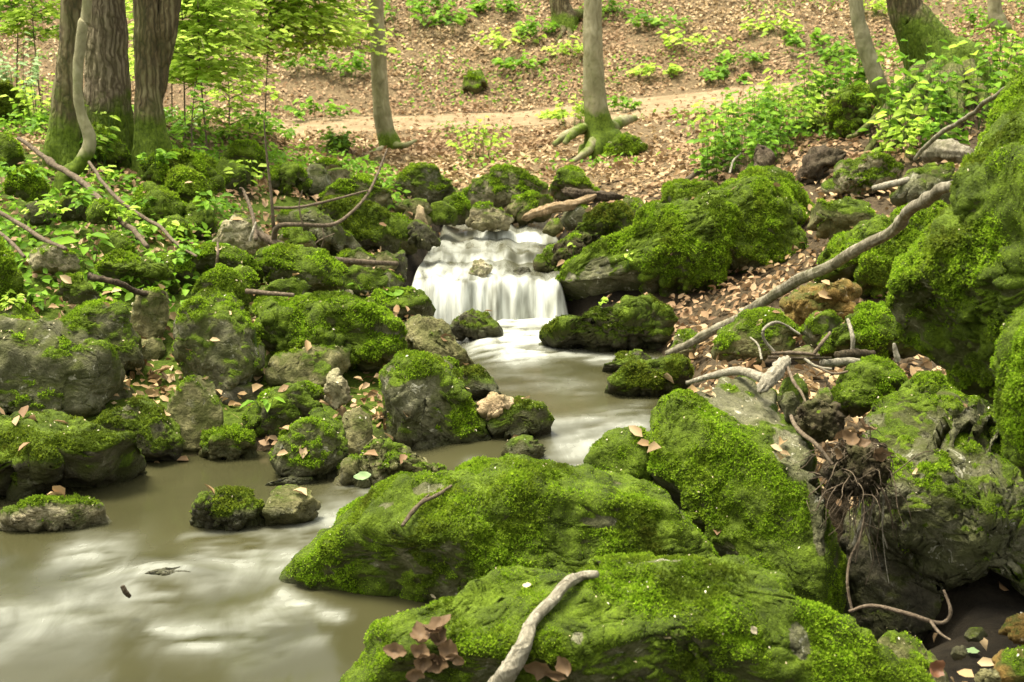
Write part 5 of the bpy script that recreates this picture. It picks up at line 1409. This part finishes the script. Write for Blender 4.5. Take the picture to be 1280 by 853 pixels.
one_leaf('fresh_leaf', 'pale green leaf on the low rubbly bar', 452, 594, 24, M_PALE, .5, .1)
one_leaf('fresh_leaf', 'heart shaped pale leaf on the bare soil at the corner', 1215, 818, 22, M_PALE, .8, 1.2)
one_leaf('fresh_leaf', 'yellow leaf scrap on the peaty lump', 1019, 512, 8, M_LIME, .5, .9)
for i in range(16):
    one_leaf('dry_leaf', 'curled dry leaf in the heap on the shoulder of the nearest boulder', 540 + RNG.normal() * 26, 808 + RNG.normal() * 10, RNG.uniform(30, 46), M_DRY, .6, RNG.uniform(0, 6), 'dry leaves heaped on the nearest boulder', .008 + .002 * i, .5, .8)
for x, y, a, l in [(675, 832, .4, 48), (692, 840, 1.4, 55), (705, 826, .9, 45), (684, 850, -.3, 50)]:
    one_leaf('dry_leaf', 'curled dry leaf lying against the bleached root', x, y, l, M_DRY, .55, a, 'dry leaves beside the bleached root', .012, .35, .5)
one_leaf('dry_leaf', 'reddish brown leaf at the bottom beside the corner stone', 1170, 838, 40, M_WETLEAF, .6, 1.2, None, .01, .3, .4)
for x, y, l, lb in [(938, 784, 22, 'pale round leaf scrap on the nearest boulder'), (832, 800, 20, 'small tan scrap in the moss of the nearest boulder'), (540, 746, 16, 'narrow tan scrap on the broad boulder'), (664, 732, 14, 'pale scrap near the hump of the nearest boulder')]:
    one_leaf('leaf_scrap', lb, x, y, l, M_FLECK, .55, RNG.uniform(0, 3))
for i in range(9):
    one_leaf('damp_leaf', 'brown leaf packed on top of the ragged earth clod', 1040 + RNG.uniform(-25, 55), 552 + RNG.uniform(-8, 16), RNG.uniform(22, 34), M_DRY, .6, RNG.uniform(0, 6), 'brown leaves on the earth clod', .012 + .002 * i, .4, .6)
DG = 'damp leaves stuck to the flat yellowish rock'
for x, y, a, l in [(130, 618, 1.3, 26), (140, 628, 1.7, 28), (150, 622, .4, 24), (165, 628, 1.5, 34), (168, 612, 1.2, 22), (148, 642, 1.6, 22)]:
    one_leaf('damp_leaf', 'dark damp leaf stuck at the end of the flat yellowish rock', x, y, l, M_WETLEAF, .5, a, DG, .01, .3, .4)

# ---------------------------------------------------------------- leaf litter and specks nobody could count
def scatter_leaves(xy, mat, name, lo=.035, hi=.065, lift=.02, tilt=.35):
    z = G(xy[:, 0], xy[:, 1])
    n = len(xy); pos = np.stack([xy[:, 0], xy[:, 1], z + RNG.uniform(.001, lift, n)], -1)
    e = .03
    gx = (G(xy[:, 0] + e, xy[:, 1]) - z) / e; gy = (G(xy[:, 0], xy[:, 1] + e) - z) / e
    nr = np.stack([-gx, -gy, np.ones(n)], -1) + RNG.normal(size=(n, 3)) * tilt
    nr /= np.linalg.norm(nr, axis=1)[:, None]
    d = np.cross(nr, RNG.normal(size=(n, 3)))
    L = RNG.uniform(lo, hi, n)
    return leaf_geo(pos, d, nr, L, L * RNG.uniform(.45, .7, n), RNG.uniform(-.25, .3, n), RNG.uniform(.05, .5, n))
n = 190000
yy = np.sqrt(RNG.uniform(7.6 ** 2, 18.5 ** 2, n)); xx = RNG.uniform(-1, 1, n) * (.46 * yy + 1.0)
keep = RNG.uniform(size=n) < np.where(path_mask(xx, yy) > .7, .14, 1)
keep &= stream_d(xx, yy)[0] > 1.05
keep &= RNG.uniform(size=n) < .35 + 1.1 * sstep(-.45, .05, fbm(np.stack([xx * .8, yy * .8, 0 * xx], -1), 3))
far = scatter_leaves(np.stack([xx, yy], -1)[keep], M_LITTER, 'leaf_litter', .020, .056)
n = 26000
yy = RNG.uniform(2.6, 7.7, n); xx = RNG.uniform(-1, 1, n) * (.40 * yy + .3)
keep = (stream_d(xx, yy)[0] > 1.15) & (RNG.uniform(size=n) < .25 + sstep(-.2, .25, fbm(np.stack([xx * 1.7, yy * 1.7, 0 * xx + 4], -1), 3)))
keep &= ~((yy < 3.7) & (RNG.uniform(size=n) < .93))
near = scatter_leaves(np.stack([xx, yy], -1)[keep], M_LITTER, 'leaf_litter', .022, .05, .045, .5)
Vn, Fn = [far[0], near[0]], [far[1], near[1] + len(far[0])]
# leaves caught on the rocks and pale bud scales strewn over the moss
off = len(far[0]) + len(near[0]); fl_p, fl_n = [], []
for (V, nr, m, bb, qx, qy, ob, lb) in SURF:
    area = min((bb[1] - bb[0]) * (bb[3] - bb[2]), 60000)
    up_ = np.nonzero((nr[:, 2] > .55) & (V[:, 2] > .06))[0]
    if len(up_) < 10: continue
    kk = RNG.choice(up_, min(len(up_), int(area / 900) + 1)); fl_p.append(V[kk] + nr[kk] * .006); fl_n.append(nr[kk])
    ym = V[:, 1].mean()
    if ym > 3.3 and area > 2200:
        nk = int(area / 5200) + (RNG.uniform() < .5)
        if nk == 0: continue
        kk = RNG.choice(up_, nk); L = RNG.uniform(.03, .055, nk)
        nn_ = nr[kk] + RNG.normal(size=(nk, 3)) * .15
        v_, f_ = leaf_geo(V[kk] + nr[kk] * .007, np.cross(nn_, RNG.normal(size=(nk, 3))), nn_, L, L * .55, RNG.uniform(-.2, .3, nk), RNG.uniform(.1, .5, nk))
        Vn.append(v_); Fn.append(f_ + off); off += len(v_)
tag(link('leaf_litter', make_mesh('leaf_litter', np.vstack(Vn), np.vstack(Fn), M_LITTER, smooth=False)), 'carpet of dry brown beech leaves over the banks and hillside', 'leaf litter', kind='stuff')
fp, fn_ = np.vstack(fl_p), np.vstack(fl_n); L = RNG.uniform(.003, .0095, len(fp)) * np.clip(fp[:, 1] / 4, .75, 1.4)
v_, f_ = leaf_geo(fp, np.cross(fn_, RNG.normal(size=fp.shape)), fn_ + RNG.normal(size=fp.shape) * .4, L, L * .55)
tag(link('bud_scales', make_mesh('bud_scales', v_, f_, M_FLECK, smooth=False)), 'pale bud scales strewn over the mossy rocks', 'bud scales', kind='stuff')
# ground cover of tiny green leaves on the banks and slope
n = 24000
yy = np.concatenate([np.sqrt(RNG.uniform(8 ** 2, 17 ** 2, n)), RNG.uniform(5.2, 9, 9000)]); xx = np.concatenate([RNG.uniform(-1, 1, n) * (.40 * yy[:n] + .6), RNG.uniform(-3.4, -.6, 9000)])
gn = fbm(np.stack([xx * .9, yy * .9, 0 * xx + 9], -1), 3)
keep = (gn > .22 - .5 * (xx < -1.2) * (yy < 11) - .3 * ((xx > 1.2) & (yy < 11))) & (path_mask(xx, yy) < .3) & (stream_d(xx, yy)[0] > 1.2)
v_, f_ = scatter_leaves(np.stack([xx, yy], -1)[keep], None, '', .025, .05, .09, .45)
tag(link('ground_cover', make_mesh('ground_cover', v_, f_, M_GREEN, smooth=False)), 'scattered tiny green leaves of the forest floor', 'ground cover', kind='stuff')
# ---------------------------------------------------------------- light, sky, camera
w = bpy.data.worlds.new("World"); sc.world = w; w.use_nodes = True
nt = w.node_tree; nt.nodes.clear()
sky = nt.nodes.new('ShaderNodeTexSky'); sky.sky_type = 'NISHITA'; sky.sun_disc = False
SUN_EL, SUN_AZ = math.radians(74), math.radians(-80)     # azimuth from +Y towards +X
sky.sun_elevation = SUN_EL; sky.sun_rotation = SUN_AZ; sky.air_density = 1.0; sky.dust_density = 3.0
hs = nt.nodes.new('ShaderNodeMix'); hs.data_type = 'RGBA'; hs.inputs[0].default_value = .8
bw = nt.nodes.new('ShaderNodeRGBToBW'); tint = nt.nodes.new('ShaderNodeMix'); tint.data_type = 'RGBA'; tint.blend_type = 'MULTIPLY'; tint.inputs[0].default_value = 1
bg = nt.nodes.new('ShaderNodeBackground'); bg.inputs['Strength'].default_value = .14
ow = nt.nodes.new('ShaderNodeOutputWorld')
nt.links.new(sky.outputs[0], bw.inputs[0]); nt.links.new(bw.outputs[0], tint.inputs[6]); tint.inputs[7].default_value = (1.0, .96, .79, 1)   # hazy overcast
nt.links.new(sky.outputs[0], hs.inputs[6]); nt.links.new(tint.outputs[2], hs.inputs[7])
nt.links.new(hs.outputs[2], bg.inputs['Color']); nt.links.new(bg.outputs[0], ow.inputs['Surface'])
sl = bpy.data.lights.new('sun', 'SUN'); sl.energy = 1.5; sl.angle = math.radians(22); sl.color = (1.0, .95, .82)
so = bpy.data.objects.new('sun', sl); COL.objects.link(so)
sd = Vector((math.sin(SUN_AZ) * math.cos(SUN_EL), math.cos(SUN_AZ) * math.cos(SUN_EL), math.sin(SUN_EL)))
so.rotation_euler = sd.to_track_quat('Z', 'Y').to_euler()
cam = bpy.data.cameras.new('camera'); cam.lens = 50; cam.sensor_width = 36; cam.clip_start = .05; cam.clip_end = 400
cam.dof.use_dof = True; cam.dof.focus_distance = 4.3; cam.dof.aperture_fstop = 9
co = bpy.data.objects.new('camera', cam); COL.objects.link(co); co.location = (0, 0, H)
co.rotation_euler = (math.radians(90) - PITCH, 0, 0)
sc.camera = co
sc.view_settings.view_transform = 'Standard'; sc.view_settings.look = 'None'; sc.view_settings.gamma = 1
sc.view_settings.exposure = 2.45
sc.cycles.max_bounces = 6; sc.cycles.diffuse_bounces = 3; sc.cycles.glossy_bounces = 2; sc.cycles.transmission_bounces = 3
sc.cycles.use_denoising = True
